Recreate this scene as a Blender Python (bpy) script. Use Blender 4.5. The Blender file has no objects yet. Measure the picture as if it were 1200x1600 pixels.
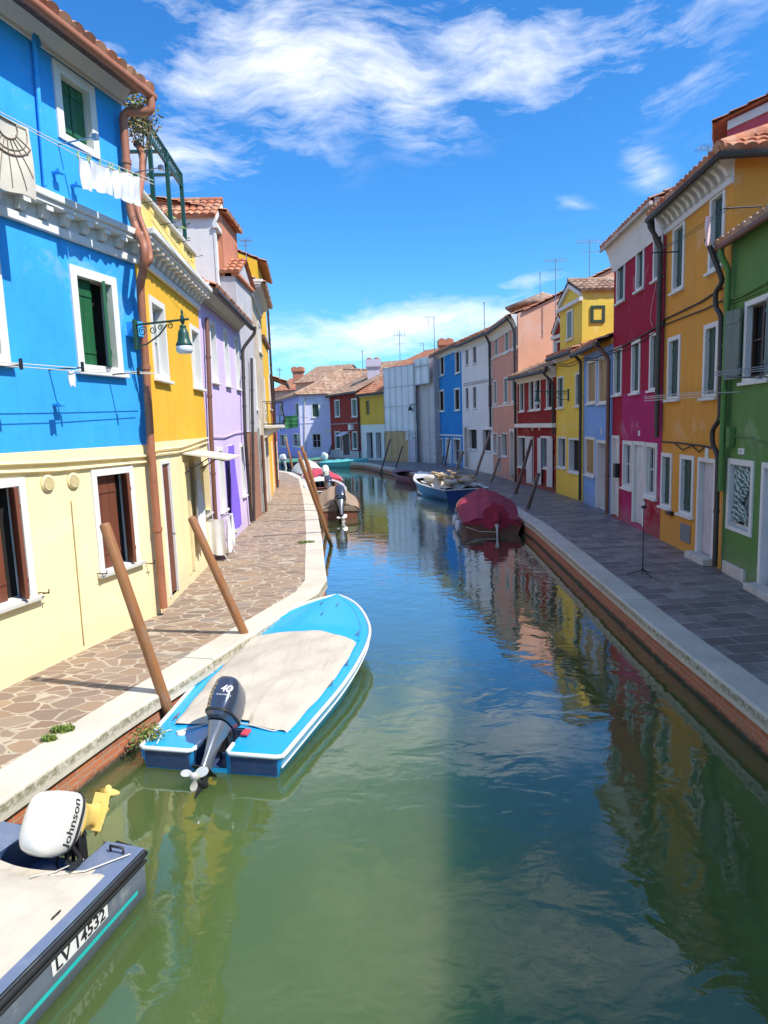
import bpy, bmesh, math, random
from mathutils import Vector, Matrix, noise as mnoise
from mathutils.bvhtree import BVHTree
random.seed(7)
R = math.radians
scene = bpy.context.scene
col = scene.collection

# ------------------------------------------------------------------ camera
F, EYE = 1020.0, 2.9
PITCH, ROLL = math.atan(136/1020), R(1.95)
cp, sp, cr, sr = math.cos(PITCH), math.sin(PITCH), math.cos(ROLL), math.sin(ROLL)
FW = Vector((0, cp, -sp)); R0 = Vector((1, 0, 0)); U0 = Vector((0, sp, cp))
RT = cr*R0 - sr*U0; UP = sr*R0 + cr*U0
cam_d = bpy.data.cameras.new('camera'); cam = bpy.data.objects.new('camera', cam_d); col.objects.link(cam)
cam_d.sensor_fit = 'VERTICAL'; cam_d.sensor_height = 24.0; cam_d.lens = 24.0*F/1600.0
cam_d.clip_start = 0.05; cam_d.clip_end = 2000
cam.matrix_world = Matrix(((RT.x, UP.x, -FW.x, 0), (RT.y, UP.y, -FW.y, 0), (RT.z, UP.z, -FW.z, EYE), (0, 0, 0, 1)))
scene.camera = cam
EYEP = Vector((0, 0, EYE))
def ray(x, y): return FW + RT*((x-600)/F) - UP*((y-800)/F)
def gp(x, y, z=0.0):
    d = ray(x, y); t = (z-EYE)/d.z
    return Vector((d.x*t, d.y*t, z))
WZ = -0.45   # water level

# ------------------------------------------------------------------ light
SUN = Vector((.374, -.216, .54)).normalized()      # direction towards the sun
sun_el = math.asin(SUN.z); sun_az = math.atan2(SUN.x, SUN.y)
sd = bpy.data.lights.new('sun', 'SUN'); so = bpy.data.objects.new('sun', sd); col.objects.link(so)
sd.energy = 4.2; sd.angle = R(0.53); sd.color = (1.0, .95, .86)
so.rotation_euler = SUN.to_track_quat('Z', 'Y').to_euler(); so.location = (20, -12, 30)
scene.view_settings.view_transform = 'Standard'; scene.view_settings.look = 'None'
scene.view_settings.gamma = 1.0; scene.view_settings.exposure = 0.55
scene.render.resolution_x = 768; scene.render.resolution_y = 1024
scene.cycles.max_bounces = 6; scene.cycles.glossy_bounces = 3; scene.cycles.diffuse_bounces = 3
scene.cycles.caustics_reflective = False; scene.cycles.caustics_refractive = False

class NT:
    """tiny helper for writing node trees"""
    def __init__(s, tree): s.t = tree; s.n = tree.nodes; s.l = tree.links
    def new(s, typ, **kw):
        n = s.n.new(typ)
        for k, v in kw.items(): setattr(n, k, v)
        return n
    def link(s, a, b): s.l.new(a, b)
    def put(s, sock, v):
        if hasattr(v, 'is_output') or isinstance(v, bpy.types.NodeSocket): s.l.new(v, sock)
        else: sock.default_value = v
    def m(s, op, a, b=0.0, c=None, clamp=False):
        n = s.new('ShaderNodeMath', operation=op, use_clamp=clamp); s.put(n.inputs[0], a); s.put(n.inputs[1], b)
        if c is not None: s.put(n.inputs[2], c)
        return n.outputs[0]
    def vm(s, op, a, b=(0, 0, 0)):
        n = s.new('ShaderNodeVectorMath', operation=op); s.put(n.inputs[0], a)
        if op == 'SCALE': s.put(n.inputs['Scale'], b)
        else: s.put(n.inputs[1], b)
        return n.outputs[0]
    def noise(s, vec, scale, detail=4, rough=.55, dist=0.0):
        n = s.new('ShaderNodeTexNoise'); s.put(n.inputs['Vector'], vec); s.put(n.inputs['Scale'], scale)
        n.inputs['Detail'].default_value = detail; n.inputs['Roughness'].default_value = rough; n.inputs['Distortion'].default_value = dist
        return n.outputs['Fac']
    def ramp(s, fac, stops):
        n = s.new('ShaderNodeValToRGB'); s.put(n.inputs[0], fac); e = n.color_ramp.elements
        while len(e) < len(stops): e.new(.5)
        for i, (p, c) in enumerate(stops):
            e[i].position = p; e[i].color = c if len(c) == 4 else (*c, 1)
        return n.outputs[0]
    def rng(s, v, a, b, c=0.0, d=1.0, smooth=False):
        n = s.new('ShaderNodeMapRange'); n.clamp = True
        if smooth: n.interpolation_type = 'SMOOTHSTEP'
        for i, x in enumerate((v, a, b, c, d)): s.put(n.inputs[i], x)
        return n.outputs[0]
    def mix(s, fac, a, b, mode='MIX'):
        n = s.new('ShaderNodeMix', data_type='RGBA', blend_type=mode); n.clamp_factor = True
        s.put(n.inputs['Factor'], fac)
        for k, v in ((6, a), (7, b)):
            if isinstance(v, (tuple, list)) and len(v) == 3: v = (*v, 1)
            s.put(n.inputs[k], v)
        return n.outputs[2]
    def mapv(s, vec, scale=(1, 1, 1), rot=(0, 0, 0), loc=(0, 0, 0)):
        n = s.new('ShaderNodeMapping'); s.put(n.inputs[0], vec)
        n.inputs['Location'].default_value = loc; n.inputs['Rotation'].default_value = rot; n.inputs['Scale'].default_value = scale
        return n.outputs[0]

# ------------------------------------------------------------------ world: sky with cirrus
w = bpy.data.worlds.new('World'); scene.world = w; w.use_nodes = True
N = NT(w.node_tree); N.n.clear()
sky = N.new('ShaderNodeTexSky', sky_type='NISHITA'); sky.sun_disc = False
sky.sun_elevation = sun_el; sky.sun_rotation = sun_az; sky.altitude = 0; sky.air_density = 1.0; sky.dust_density = .6; sky.ozone_density = 3.0
tc = N.new('ShaderNodeTexCoord'); D = tc.outputs['Generated']
sep = N.new('ShaderNodeSeparateXYZ'); N.link(D, sep.inputs[0])
az = N.m('ARCTAN2', sep.outputs[0], sep.outputs[1]); el = N.m('ARCSINE', sep.outputs[2])
def azel(px, py):
    d = ray(px, py).normalized(); return math.atan2(d.x, d.y), math.asin(d.z)
comb = N.new('ShaderNodeCombineXYZ'); N.link(az, comb.inputs[0]); N.link(el, comb.inputs[1])
warp = N.new('ShaderNodeTexNoise'); N.link(comb.outputs[0], warp.inputs[0]); warp.inputs['Scale'].default_value = 5; warp.inputs['Detail'].default_value = 3
wv = N.vm('SCALE', N.vm('SUBTRACT', warp.outputs['Color'], (.5, .5, .5)), .09)
cv = N.vm('ADD', comb.outputs[0], wv)
fb = N.noise(N.mapv(cv, scale=(1.5, 4.0, 1), rot=(0, 0, R(-27))), 1.9, 12, .63, .25)
fine = N.noise(N.mapv(cv, scale=(1.6, 8.0, 1), rot=(0, 0, R(-34))), 6, 8, .65)
fbm = N.m('ADD', N.m('MULTIPLY', fb, .72), N.m('MULTIPLY', fine, .28))
# cloud banks: pixel-measured sky directions (centre, end of long axis, half width in radians, strength)
banks = [((800, 65), (1080, 80), .075, .54), ((420, 105), (680, 50), .085, .49), ((650, 150), (740, 185), .055, .45),
         ((300, 225), (500, 232), .045, .50), ((330, 10), (500, 10), .08, .3),
         ((620, 515), (800, 485), .036, .85), ((450, 535), (620, 525), .022, .55), ((830, 440), (940, 425), .012, .35),
         ((310, 288), (370, 292), .02, .3), ((1010, 265), (1050, 310), .025, .22), ((890, 318), (925, 324), .010, .20),
         ((700, -330), (1300, -250), .18, .45), ((700, -700), (1300, -700), .22, .22), ((900, -110), (1300, -60), .05, .4)]
msk = None
# unseen clouds added to whiten and brighten the fill light: (azimuth, elevation) in radians
for c0, c1, hw, st in banks+[(('w', -1.55, .75), ('w', -.75, .85), .40, .62), (('w', -2.5, .6), ('w', -1.8, .7), .35, .55), (('w', 1.9, .8), ('w', 2.7, .7), .4, .55), (('w', 0.3, 1.15), ('w', 1.2, 1.2), .22, .5)]:
    a0, e0 = azel(*c0) if c0[0] != 'w' else c0[1:]; a1, e1 = azel(*c1) if c1[0] != 'w' else c1[1:]
    dx, dy = a1-a0, e1-e0; L = math.hypot(dx, dy); dx /= L; dy /= L
    ua = N.m('SUBTRACT', az, a0); ue = N.m('SUBTRACT', el, e0)
    s_ = N.m('DIVIDE', N.m('ADD', N.m('MULTIPLY', ua, dx), N.m('MULTIPLY', ue, dy)), L)
    t_ = N.m('DIVIDE', N.m('SUBTRACT', N.m('MULTIPLY', ue, dx), N.m('MULTIPLY', ua, dy)), hw)
    q = N.m('ADD', N.m('MULTIPLY', s_, s_), N.m('MULTIPLY', t_, t_))
    g = N.m('MULTIPLY', N.m('EXPONENT', N.m('MULTIPLY', q, -1.0)), st)
    msk = g if msk is None else N.m('MAXIMUM', msk, g)
dens = N.m('ADD', N.m('MULTIPLY', N.m('SUBTRACT', fbm, .49), 3.6), N.m('MULTIPLY', msk, 1.02))
cl = N.rng(dens, .20, 1.05, 0, .97)
cl = N.m('MULTIPLY', cl, N.rng(msk, .02, .2))
hs = N.new('ShaderNodeHueSaturation'); N.link(sky.outputs[0], hs.inputs['Color']); hs.inputs['Saturation'].default_value = 1.25; hs.inputs['Value'].default_value = 1.0
skc = N.mix(1.0, hs.outputs[0], (.50, .88, 1.10, 1), 'MULTIPLY')
SKY_STR = .15
ccol = N.mix(cl, skc, (5.6, 5.8, 6.1, 1))
bg = N.new('ShaderNodeBackground'); N.link(ccol, bg.inputs[0]); bg.inputs[1].default_value = SKY_STR
wo = N.new('ShaderNodeOutputWorld'); N.link(bg.outputs[0], wo.inputs[0])

# ------------------------------------------------------------------ materials
MATS = {}
def newmat(name):
    m = bpy.data.materials.new(name); m.use_nodes = True; n = NT(m.node_tree); n.n.clear()
    b = n.new('ShaderNodeBsdfPrincipled'); o = n.new('ShaderNodeOutputMaterial'); n.link(b.outputs[0], o.inputs[0])
    tc = n.new('ShaderNodeTexCoord')
    return m, n, b, tc.outputs['Object']
def bump(n, b, h, strength=.3, dist=.01):
    k = n.new('ShaderNodeBump'); n.put(k.inputs['Height'], h); k.inputs['Strength'].default_value = strength; k.inputs['Distance'].default_value = dist
    n.link(k.outputs[0], b.inputs['Normal'])
def sc3(c, k): return tuple(min(1, x*k) for x in c)
def plaster(name, c, var=.10, patch=None, pamt=.3, damp=(.34, .31, .27), damph=.55, rough=.9):
    if name in MATS: return MATS[name]
    m, n, b, co = newmat(name)
    big = n.noise(co, .7, 6, .6)
    base = n.mix(n.rng(big, .3, .7), sc3(c, 1-var), sc3(c, 1+var*.7))
    st = n.noise(n.mapv(co, scale=(3.2, 3.2, .22)), 1.6, 5, .65)          # rain streaks
    base = n.mix(n.rng(st, .50, .76, 0, .36), base, sc3(c, .66))
    salt = n.m('MULTIPLY', n.noise(co, 1.1, 9, .72, .8), n.rng(n.noise(co, .35, 2), .35, .65, .75, 1.08))
    base = n.mix(n.rng(salt, .53, .60, 0, .40), base, tuple(min(.9, x*.7+.22) for x in c))
    fd = n.noise(co, 1.9, 8, .7, .5)
    base = n.mix(n.rng(fd, .55, .62, 0, pamt*.5), base, patch or tuple(min(1, x*.85+.12) for x in c))
    sx = n.new('ShaderNodeSeparateXYZ'); n.link(co, sx.inputs[0])
    hgt = n.m('SUBTRACT', sx.outputs[2], n.m('MULTIPLY', n.m('SUBTRACT', n.noise(co, 2.3, 6, .65), .5), 1.1))
    base = n.mix(n.rng(hgt, damph*.35, damph, .55, 0), base, tuple(.55*a+.45*d for a, d in zip(c, damp)))
    sp_ = n.noise(co, 9, 5, .7)
    base = n.mix(n.rng(sp_, .66, .70, 0, .35), base, sc3(c, .55))
    n.link(base, b.inputs['Base Color']); b.inputs['Roughness'].default_value = rough
    b.inputs['Specular IOR Level'].default_value = .2
    hh = n.m('ADD', n.m('MULTIPLY', n.noise(co, 38, 5, .7), .35), n.m('MULTIPLY', n.noise(co, 3.5, 4), 1.0))
    bump(n, b, hh, .45, .02)
    MATS[name] = m; return m
def flat(name, c, rough=.6, metal=0.0, var=.08, scale=6, bmp=.1, spec=.5, coat=0.0, dirt=None):
    if name in MATS: return MATS[name]
    m, n, b, co = newmat(name)
    f = n.noise(co, scale, 5, .6)
    base = n.mix(n.rng(f, .3, .7), sc3(c, 1-var), sc3(c, 1+var))
    if dirt: base = n.mix(n.rng(n.noise(co, scale*.6, 7, .7), .52, .7, 0, dirt[1]), base, dirt[0])
    n.link(base, b.inputs['Base Color']); b.inputs['Roughness'].default_value = rough; b.inputs['Metallic'].default_value = metal
    b.inputs['Specular IOR Level'].default_value = spec; b.inputs['Coat Weight'].default_value = coat; b.inputs['Coat Roughness'].default_value = .08
    if bmp: bump(n, b, n.noise(co, scale*5, 4, .6), bmp, .01)
    MATS[name] = m; return m
def wood(name, c, c2, scale=1.0):
    if name in MATS: return MATS[name]
    m, n, b, co = newmat(name)
    f = n.noise(n.mapv(co, scale=(22*scale, 22*scale, 1.2)), 1.3, 6, .65, .6)
    base = n.mix(n.rng(f, .3, .7), c2, c)
    base = n.mix(n.rng(n.noise(co, 2.2, 5, .6), .55, .72, 0, .5), base, sc3(c2, .6))
    n.link(base, b.inputs['Base Color']); b.inputs['Roughness'].default_value = .55
    if 'pole' in name:
        g_ = n.new('ShaderNodeNewGeometry'); z_ = n.new('ShaderNodeSeparateXYZ'); n.link(g_.outputs['Position'], z_.inputs[0])
        h_ = n.m('SUBTRACT', z_.outputs[2], n.m('MULTIPLY', n.noise(co, 9, 4), .22))
        base = n.mix(n.rng(h_, -.42, -.20, 1, 0), base, (.03, .035, .018)); base = n.mix(n.rng(n.noise(n.mapv(co, scale=(5, 5, .9)), 3.5, 7, .7), .50, .62, 0, .55), base, (.26, .19, .14))
        n.link(base, b.inputs['Base Color'])
    bump(n, b, f, .5, .006); MATS[name] = m; return m
def shuttermat(name, c):
    if name in MATS: return MATS[name]
    m, n, b, co = newmat(name)
    f = n.noise(n.mapv(co, scale=(8, 8, .8)), 2, 5, .6)
    base = n.mix(n.rng(f, .3, .7), sc3(c, .8), sc3(c, 1.15))
    base = n.mix(n.rng(n.noise(co, 12, 5, .7), .63, .68, 0, .3), base, tuple(min(1, x+.12) for x in c))
    n.link(base, b.inputs['Base Color']); b.inputs['Roughness'].default_value = .5
    bump(n, b, f, .3, .004); MATS[name] = m; return m
def tilemat(name, cs):
    if name in MATS: return MATS[name]
    m, n, b, co = newmat(name)
    v = n.new('ShaderNodeTexVoronoi'); n.link(n.mapv(co, scale=(4.4, 2.8, 0.0)), v.inputs['Vector']); v.inputs['Scale'].default_value = 1.0; v.inputs['Randomness'].default_value = .6
    sx = n.new('ShaderNodeSeparateColor'); n.link(v.outputs['Color'], sx.inputs[0])
    base = n.ramp(sx.outputs[0], [(i/(len(cs)-1), c) for i, c in enumerate(cs)])
    lich = n.noise(co, 5, 7, .7)
    base = n.mix(n.rng(lich, .52, .68, 0, .55), base, (.30, .27, .20))
    base = n.mix(n.rng(n.noise(co, 16, 4, .6), .6, .68, 0, .45), base, (.10, .08, .07))
    n.link(base, b.inputs['Base Color']); b.inputs['Roughness'].default_value = .9
    bump(n, b, n.noise(co, 30, 4), .3, .01); MATS[name] = m; return m

M = {}
M['white'] = plaster('white_trim', (.74, .73, .70), .06, (.5, .48, .44), .3, damph=.2)
M['stone'] = plaster('pale_stone', (.66, .63, .56), .10, (.42, .40, .34), .5, damph=.2)
M['stone_grey'] = plaster('grey_stone', (.42, .41, .39), .14, (.25, .24, .22), .6)
M['sill'] = flat('sill_stone', (.55, .53, .48), .85, dirt=((.25, .23, .2), .6))
M['green_sh'] = shuttermat('green_shutter_paint', (.018, .115, .045))
M['green_dk'] = shuttermat('dark_green_shutter_paint', (.02, .06, .045))
M['green_grey'] = shuttermat('grey_green_shutter_paint', (.12, .17, .14))
M['brown_sh'] = shuttermat('brown_shutter_paint', (.17, .055, .03))
M['ochre_sh'] = shuttermat('ochre_shutter_paint', (.36, .20, .035))
M['brown_dk'] = shuttermat('dark_brown_paint', (.05, .022, .014))
M['white_sh'] = shuttermat('white_door_paint', (.62, .62, .62))
M['mauve'] = shuttermat('pale_mauve_blind', (.55, .50, .54))
M['glass'] = flat('window_glass', (.02, .025, .03), .08, var=0, bmp=0, spec=.6)
M['black'] = flat('dark_interior', (.012, .011, .010), .9, bmp=0)
M['copper'] = flat('copper_brown_pipe', (.36, .135, .07), .5, dirt=((.12, .05, .03), .5))
M['pipe_dk'] = flat('black_brown_pipe', (.035, .028, .026), .5)
M['pipe_brown'] = flat('brown_pipe', (.16, .07, .045), .55)
M['wire'] = flat('dark_cable', (.03, .03, .03), .7, bmp=0)
M['iron'] = flat('dark_green_iron', (.015, .07, .05), .4)
M['iron_blk'] = flat('black_iron', (.02, .02, .022), .45)
M['steel'] = flat('grey_steel', (.35, .35, .36), .35, metal=.8)
M['linew'] = flat('pale_line', (.62, .58, .5), .8, bmp=0)
M['pole'] = wood('brown_painted_pole', (.36, .155, .055), (.25, .10, .035))
M['pole_dk'] = wood('weathered_dark_pole', (.13, .075, .055), (.06, .035, .028))
M['pole_gr'] = wood('weathered_grey_pole', (.30, .24, .2), (.16, .12, .1))
T_WARM = [(.42, .13, .06), (.50, .20, .10), (.34, .11, .06), (.55, .28, .16), (.30, .14, .09)]
T_OLD = [(.36, .20, .13), (.45, .28, .18), (.28, .16, .11), (.52, .38, .27), (.33, .15, .09), (.40, .30, .22)]
M['tile'] = tilemat('warm_roof_tiles', T_WARM); M['tile_old'] = tilemat('weathered_roof_tiles', T_OLD)
M['cloth_w'] = flat('white_cotton', (.66, .66, .68), .9, bmp=.3)
M['lampglass'] = flat('frosted_lamp_glass', (.62, .66, .68), .25, bmp=.2)

# ------------------------------------------------------------------ mesh builder
class MB:
    def __init__(s): s.v = []; s.f = []; s.mi = []; s.sm = []; s.M = None
    def add(s, vs, fs, mi=0, sm=False):
        b = len(s.v)
        if s.M is not None: vs = [s.M @ Vector(v) for v in vs]
        s.v.extend([tuple(v) for v in vs])
        for f in fs: s.f.append(tuple(b+i for i in f)); s.mi.append(mi); s.sm.append(sm)
        return s
    def quad(s, a, b, c, d, mi=0): return s.add([a, b, c, d], [(0, 1, 2, 3)], mi)
    def poly(s, pts, mi=0): return s.add(pts, [tuple(range(len(pts)))], mi)
    def box(s, x0, x1, y0, y1, z0, z1, mi=0, bev=0.0):
        if x0 > x1: x0, x1 = x1, x0
        if y0 > y1: y0, y1 = y1, y0
        if z0 > z1: z0, z1 = z1, z0
        if bev:
            bm = bmesh.new(); bmesh.ops.create_cube(bm, size=1)
            for v in bm.verts: v.co = ((x0+x1)/2+v.co.x*(x1-x0), (y0+y1)/2+v.co.y*(y1-y0), (z0+z1)/2+v.co.z*(z1-z0))
            bmesh.ops.bevel(bm, geom=bm.edges[:], offset=min(bev, .45*min(x1-x0, y1-y0, z1-z0)), segments=2, affect='EDGES', profile=.5)
            bm.verts.index_update()
            s.add([v.co.copy() for v in bm.verts], [[v.index for v in f.verts] for f in bm.faces], mi); bm.free(); return s
        vs = [(x, y, z) for x in (x0, x1) for y in (y0, y1) for z in (z0, z1)]
        return s.add(vs, [(0, 1, 3, 2), (4, 6, 7, 5), (0, 4, 5, 1), (2, 3, 7, 6), (0, 2, 6, 4), (1, 5, 7, 3)], mi)
    def tube(s, pts, r, n=8, mi=0, caps=True):
        pts = [Vector(p) for p in pts]; rs = r if isinstance(r, (list, tuple)) else [r]*len(pts)
        vs = []; fs = []; prev = None
        for i, p in enumerate(pts):
            t = (pts[min(i+1, len(pts)-1)]-pts[max(i-1, 0)])
            t = t.normalized() if t.length > 1e-9 else Vector((0, 0, 1))
            if prev is None:
                a = Vector((0, 0, 1)) if abs(t.z) < .9 else Vector((1, 0, 0)); x = t.cross(a).normalized()
            else: x = (prev - t*prev.dot(t)).normalized()
            prev = x; y = t.cross(x)
            for k in range(n):
                an = 2*math.pi*k/n; vs.append(p+(x*math.cos(an)+y*math.sin(an))*rs[i])
        for i in range(len(pts)-1):
            for k in range(n):
                a = i*n+k; b = i*n+(k+1) % n; fs.append((a, b, b+n, a+n))
        s.add(vs, fs, mi, True)
        if caps: s.add(vs[:n], [tuple(range(n-1, -1, -1))], mi); s.add(vs[-n:], [tuple(range(n))], mi)
        return s
    def lathe(s, c, prof, n=14, mi=0, axis='z'):
        vs = []; fs = []
        for (r, z) in prof:
            for k in range(n):
                an = 2*math.pi*k/n; a, b = r*math.cos(an), r*math.sin(an)
                v = {'z': (a, b, z), 'x': (z, a, b), 'y': (a, z, b)}[axis]; vs.append((c[0]+v[0], c[1]+v[1], c[2]+v[2]))
        for i in range(len(prof)-1):
            for k in range(n):
                a = i*n+k; b = i*n+(k+1) % n; fs.append((a, b, b+n, a+n))
        fs.append(tuple(range(n))); fs.append(tuple((len(prof)-1)*n+k for k in range(n)))
        return s.add(vs, fs, mi, True)
    def loft(s, rings, mi=0, sm=True, closed=True, cap=True):
        n = len(rings[0]); vs = [p for r_ in rings for p in r_]; fs = []
        for i in range(len(rings)-1):
            for k in range(n if closed else n-1):
                a = i*n+k; b = i*n+(k+1) % n; fs.append((a, b, b+n, a+n))
        s.add(vs, fs, mi, sm)
        if cap and closed: s.add(rings[0], [tuple(range(n))], mi, sm); s.add(rings[-1], [tuple(range(n))], mi, sm)
        return s
    def sheet(s, fn, nu, nv, mi=0, sm=True, thick=0.0):
        vs = [Vector(fn(i/nu, j/nv)) for j in range(nv+1) for i in range(nu+1)]
        fs = [(j*(nu+1)+i, j*(nu+1)+i+1, (j+1)*(nu+1)+i+1, (j+1)*(nu+1)+i) for j in range(nv) for i in range(nu)]
        s.add(vs, fs, mi, sm); return s
    def mesh(s, name, mats):
        me = bpy.data.meshes.new(name); me.from_pydata(s.v, [], s.f)
        for m in mats: me.materials.append(m)
        me.polygons.foreach_set('material_index', s.mi); me.polygons.foreach_set('use_smooth', s.sm)
        bm = bmesh.new(); bm.from_mesh(me); bmesh.ops.recalc_face_normals(bm, faces=bm.faces); bm.to_mesh(me); bm.free()
        me.update(); return me

def tag(o, label=None, cat=None, group=None, kind=None):
    if label: o['label'] = label
    if cat: o['category'] = cat
    if group: o['group'] = group
    if kind: o['kind'] = kind
    return o
def empty(name, label, cat, loc=(0, 0, 0), rot=(0, 0, 0), group=None):
    o = bpy.data.objects.new(name, None); col.objects.link(o); o.location = loc; o.rotation_euler = rot; o.empty_display_size = .2
    return tag(o, label, cat, group)
def part(name, mb, mats, parent, label=None):
    if not isinstance(mats, (list, tuple)): mats = [mats]
    o = bpy.data.objects.new(name, mb.mesh(name, mats)); col.objects.link(o)
    if parent is not None: o.parent = parent
    if label: o['label'] = label
    return o
def single(name, mb, mats, label, cat, loc=(0, 0, 0), rot=(0, 0, 0), group=None):
    o = part(name, mb, mats, None); o.location = loc; o.rotation_euler = rot
    return tag(o, label, cat, group)
def struct(name, mb, mats, kind='structure'):
    o = part(name, mb, mats, None); o['kind'] = kind; return o
def copy_thing(root, loc, rot=None, label=None, group=None):
    r = root.copy(); col.objects.link(r); r.location = loc
    if rot is not None: r.rotation_euler = rot
    if label: r['label'] = label
    if group: r['group'] = group
    for ch in list(root.children):
        c = ch.copy(); col.objects.link(c); c.parent = r
        for g in list(ch.children):
            d = g.copy(); col.objects.link(d); d.parent = c
    return r
def textmesh(txt, size=1.0, shear=0.0, bold=0.0):
    cu = bpy.data.curves.new('t', 'FONT'); cu.body = txt; cu.size = size; cu.shear = shear; cu.offset = bold
    cu.align_x = 'CENTER'; cu.align_y = 'CENTER'; cu.resolution_u = 4
    o = bpy.data.objects.new('t', cu); me = bpy.data.meshes.new_from_object(o)
    vs = [v.co.copy() for v in me.vertices]; fs = [tuple(p.vertices) for p in me.polygons]
    bpy.data.objects.remove(o); bpy.data.meshes.remove(me); bpy.data.curves.remove(cu)
    return vs, fs
def lettering(mb, txt, size, o, ex, ey, bvh=None, nrm=None, off=.003, shear=0.0, bold=0.0, mi=0):
    """flat letters at o, running along ex with ey up; dropped on a surface when bvh is given"""
    vs, fs = textmesh(txt, size, shear, bold); ex = Vector(ex).normalized(); ey = Vector(ey).normalized(); o = Vector(o)
    nn = Vector(nrm).normalized() if nrm is not None else ex.cross(ey); out = []
    for v in vs:
        p = o+ex*v.x+ey*v.y
        if bvh:
            h = bvh.ray_cast(p+nn*.5, -nn)
            if h[0] is not None: p = h[0]
        out.append(p+nn*off)
    mb.add(out, fs, mi)

# ------------------------------------------------------------------ canal, pavements, kerbs
def P2(px, py, z=0.0): v = gp(px, py, z); return Vector((v.x, v.y))
OL = [Vector((-5.6, -4.0)), Vector((-4.1, 1.2))] + [P2(*p) for p in [(0, 1254), (192, 1121), (498, 925), (511, 905), (508, 885), (503, 838), (497, 806), (489, 776), (478, 748), (458, 738.5), (437, 735)]] + [Vector((-14, 49.5)), Vector((-40, 55))]
OR = [Vector((3.35, -4)), Vector((3.5, 2))] + [P2(*p) for p in [(1200, 1121), (1019, 978), (905, 882), (832, 820), (780, 786), (735, 762), (680, 745), (625, 735.5), (569, 724)]] + [Vector((-4.5, 54.6)), Vector((-8.5, 56.6)), Vector((-16, 59.5)), Vector((-40, 66))]
def offs(pts, dist):
    """shift a polyline sideways (positive = to its left)"""
    out = []
    for i, p in enumerate(pts):
        a = (p-pts[i-1]).normalized() if i else (pts[1]-p).normalized()
        b = (pts[i+1]-p).normalized() if i < len(pts)-1 else a
        na, nb = Vector((-a.y, a.x)), Vector((-b.y, b.x)); n = (na+nb); n = n.normalized()
        out.append(p+n*dist/max(.5, n.dot(na)))
    return out
IL, IR = offs(OL, .42), offs(OR, -.40)

def pavement(name, inner, far, mat, z=0.0):
    mb = MB(); mb.poly([(p.x, p.y, z) for p in inner+far]); return struct(name, mb, mat)
# crazy paving on the sunny side
m, n, b, co = newmat('crazy_paving')
cw = n.vm('ADD', co, n.vm('SCALE', n.vm('SUBTRACT', n.new('ShaderNodeTexNoise').outputs['Color'], (.5, .5, .5)), .0))
wn = n.new('ShaderNodeTexNoise'); n.link(co, wn.inputs[0]); wn.inputs['Scale'].default_value = 4; wn.inputs['Detail'].default_value = 3
cw = n.vm('ADD', co, n.vm('SCALE', n.vm('SUBTRACT', wn.outputs['Color'], (.5, .5, .5)), .12))
cw = n.mapv(cw, scale=(3.3, 5.0, 0), rot=(0, 0, R(12)))
ve = n.new('ShaderNodeTexVoronoi', feature='DISTANCE_TO_EDGE'); n.link(cw, ve.inputs['Vector']); ve.inputs['Scale'].default_value = 1; ve.inputs['Randomness'].default_value = .95
vc = n.new('ShaderNodeTexVoronoi'); n.link(cw, vc.inputs['Vector']); vc.inputs['Scale'].default_value = 1; vc.inputs['Randomness'].default_value = .95
sx = n.new('ShaderNodeSeparateColor'); n.link(vc.outputs['Color'], sx.inputs[0])
stone = n.ramp(sx.outputs[0], [(0, (.23, .145, .095)), (.3, (.31, .22, .155)), (.55, (.19, .135, .10)), (.8, (.36, .24, .145)), (1, (.25, .205, .17))])
stone = n.mix(n.rng(n.noise(co, 11, 6, .7), .4, .7, 0, .4), stone, (.24, .18, .15))
edge = n.m('ADD', ve.outputs['Distance'], n.m('MULTIPLY', n.m('SUBTRACT', n.noise(co, 22, 3), .5), .05))
gap = n.rng(edge, .030, .055)
mort = n.mix(n.rng(n.noise(co, 3, 5, .6), .4, .7), (.48, .40, .30), (.34, .28, .21))
n.link(n.mix(gap, mort, stone), b.inputs['Base Color']); b.inputs['Roughness'].default_value = .85
bump(n, b, n.m('ADD', n.m('MULTIPLY', gap, .6), n.m('MULTIPLY', n.noise(co, 30, 4), .4)), .5, .015); M['crazy'] = m
# dark trachyte slabs on the shaded side
m, n, b, co = newmat('dark_slab_paving')
bt = n.new('ShaderNodeTexBrick'); n.link(n.mapv(co, scale=(1, 1, 1), rot=(0, 0, R(-6))), bt.inputs[0])
for k, v in (('Scale', 1.0), ('Brick Width', .62), ('Row Height', .31), ('Mortar Size', .013), ('Mortar Smooth', .2), ('Bias', 0.0)): bt.inputs[k].default_value = v
bt.inputs['Color1'].default_value = (.145, .13, .13, 1); bt.inputs['Color2'].default_value = (.31, .28, .27, 1); bt.inputs['Mortar'].default_value = (.40, .37, .35, 1)
cc = n.mix(n.rng(n.noise(co, 2.2, 6, .7), .42, .66, 0, .6), bt.outputs[0], (.075, .07, .075))
cc = n.mix(n.rng(n.noise(co, 14, 5, .7), .6, .7, 0, .4), cc, (.27, .25, .24))
n.link(cc, b.inputs['Base Color']); b.inputs['Roughness'].default_value = .5
bump(n, b, n.m('ADD', n.m('MULTIPLY', bt.outputs['Fac'], -.5), n.m('MULTIPLY', n.noise(co, 16, 4), .35)), .6, .012); M['slab'] = m
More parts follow.
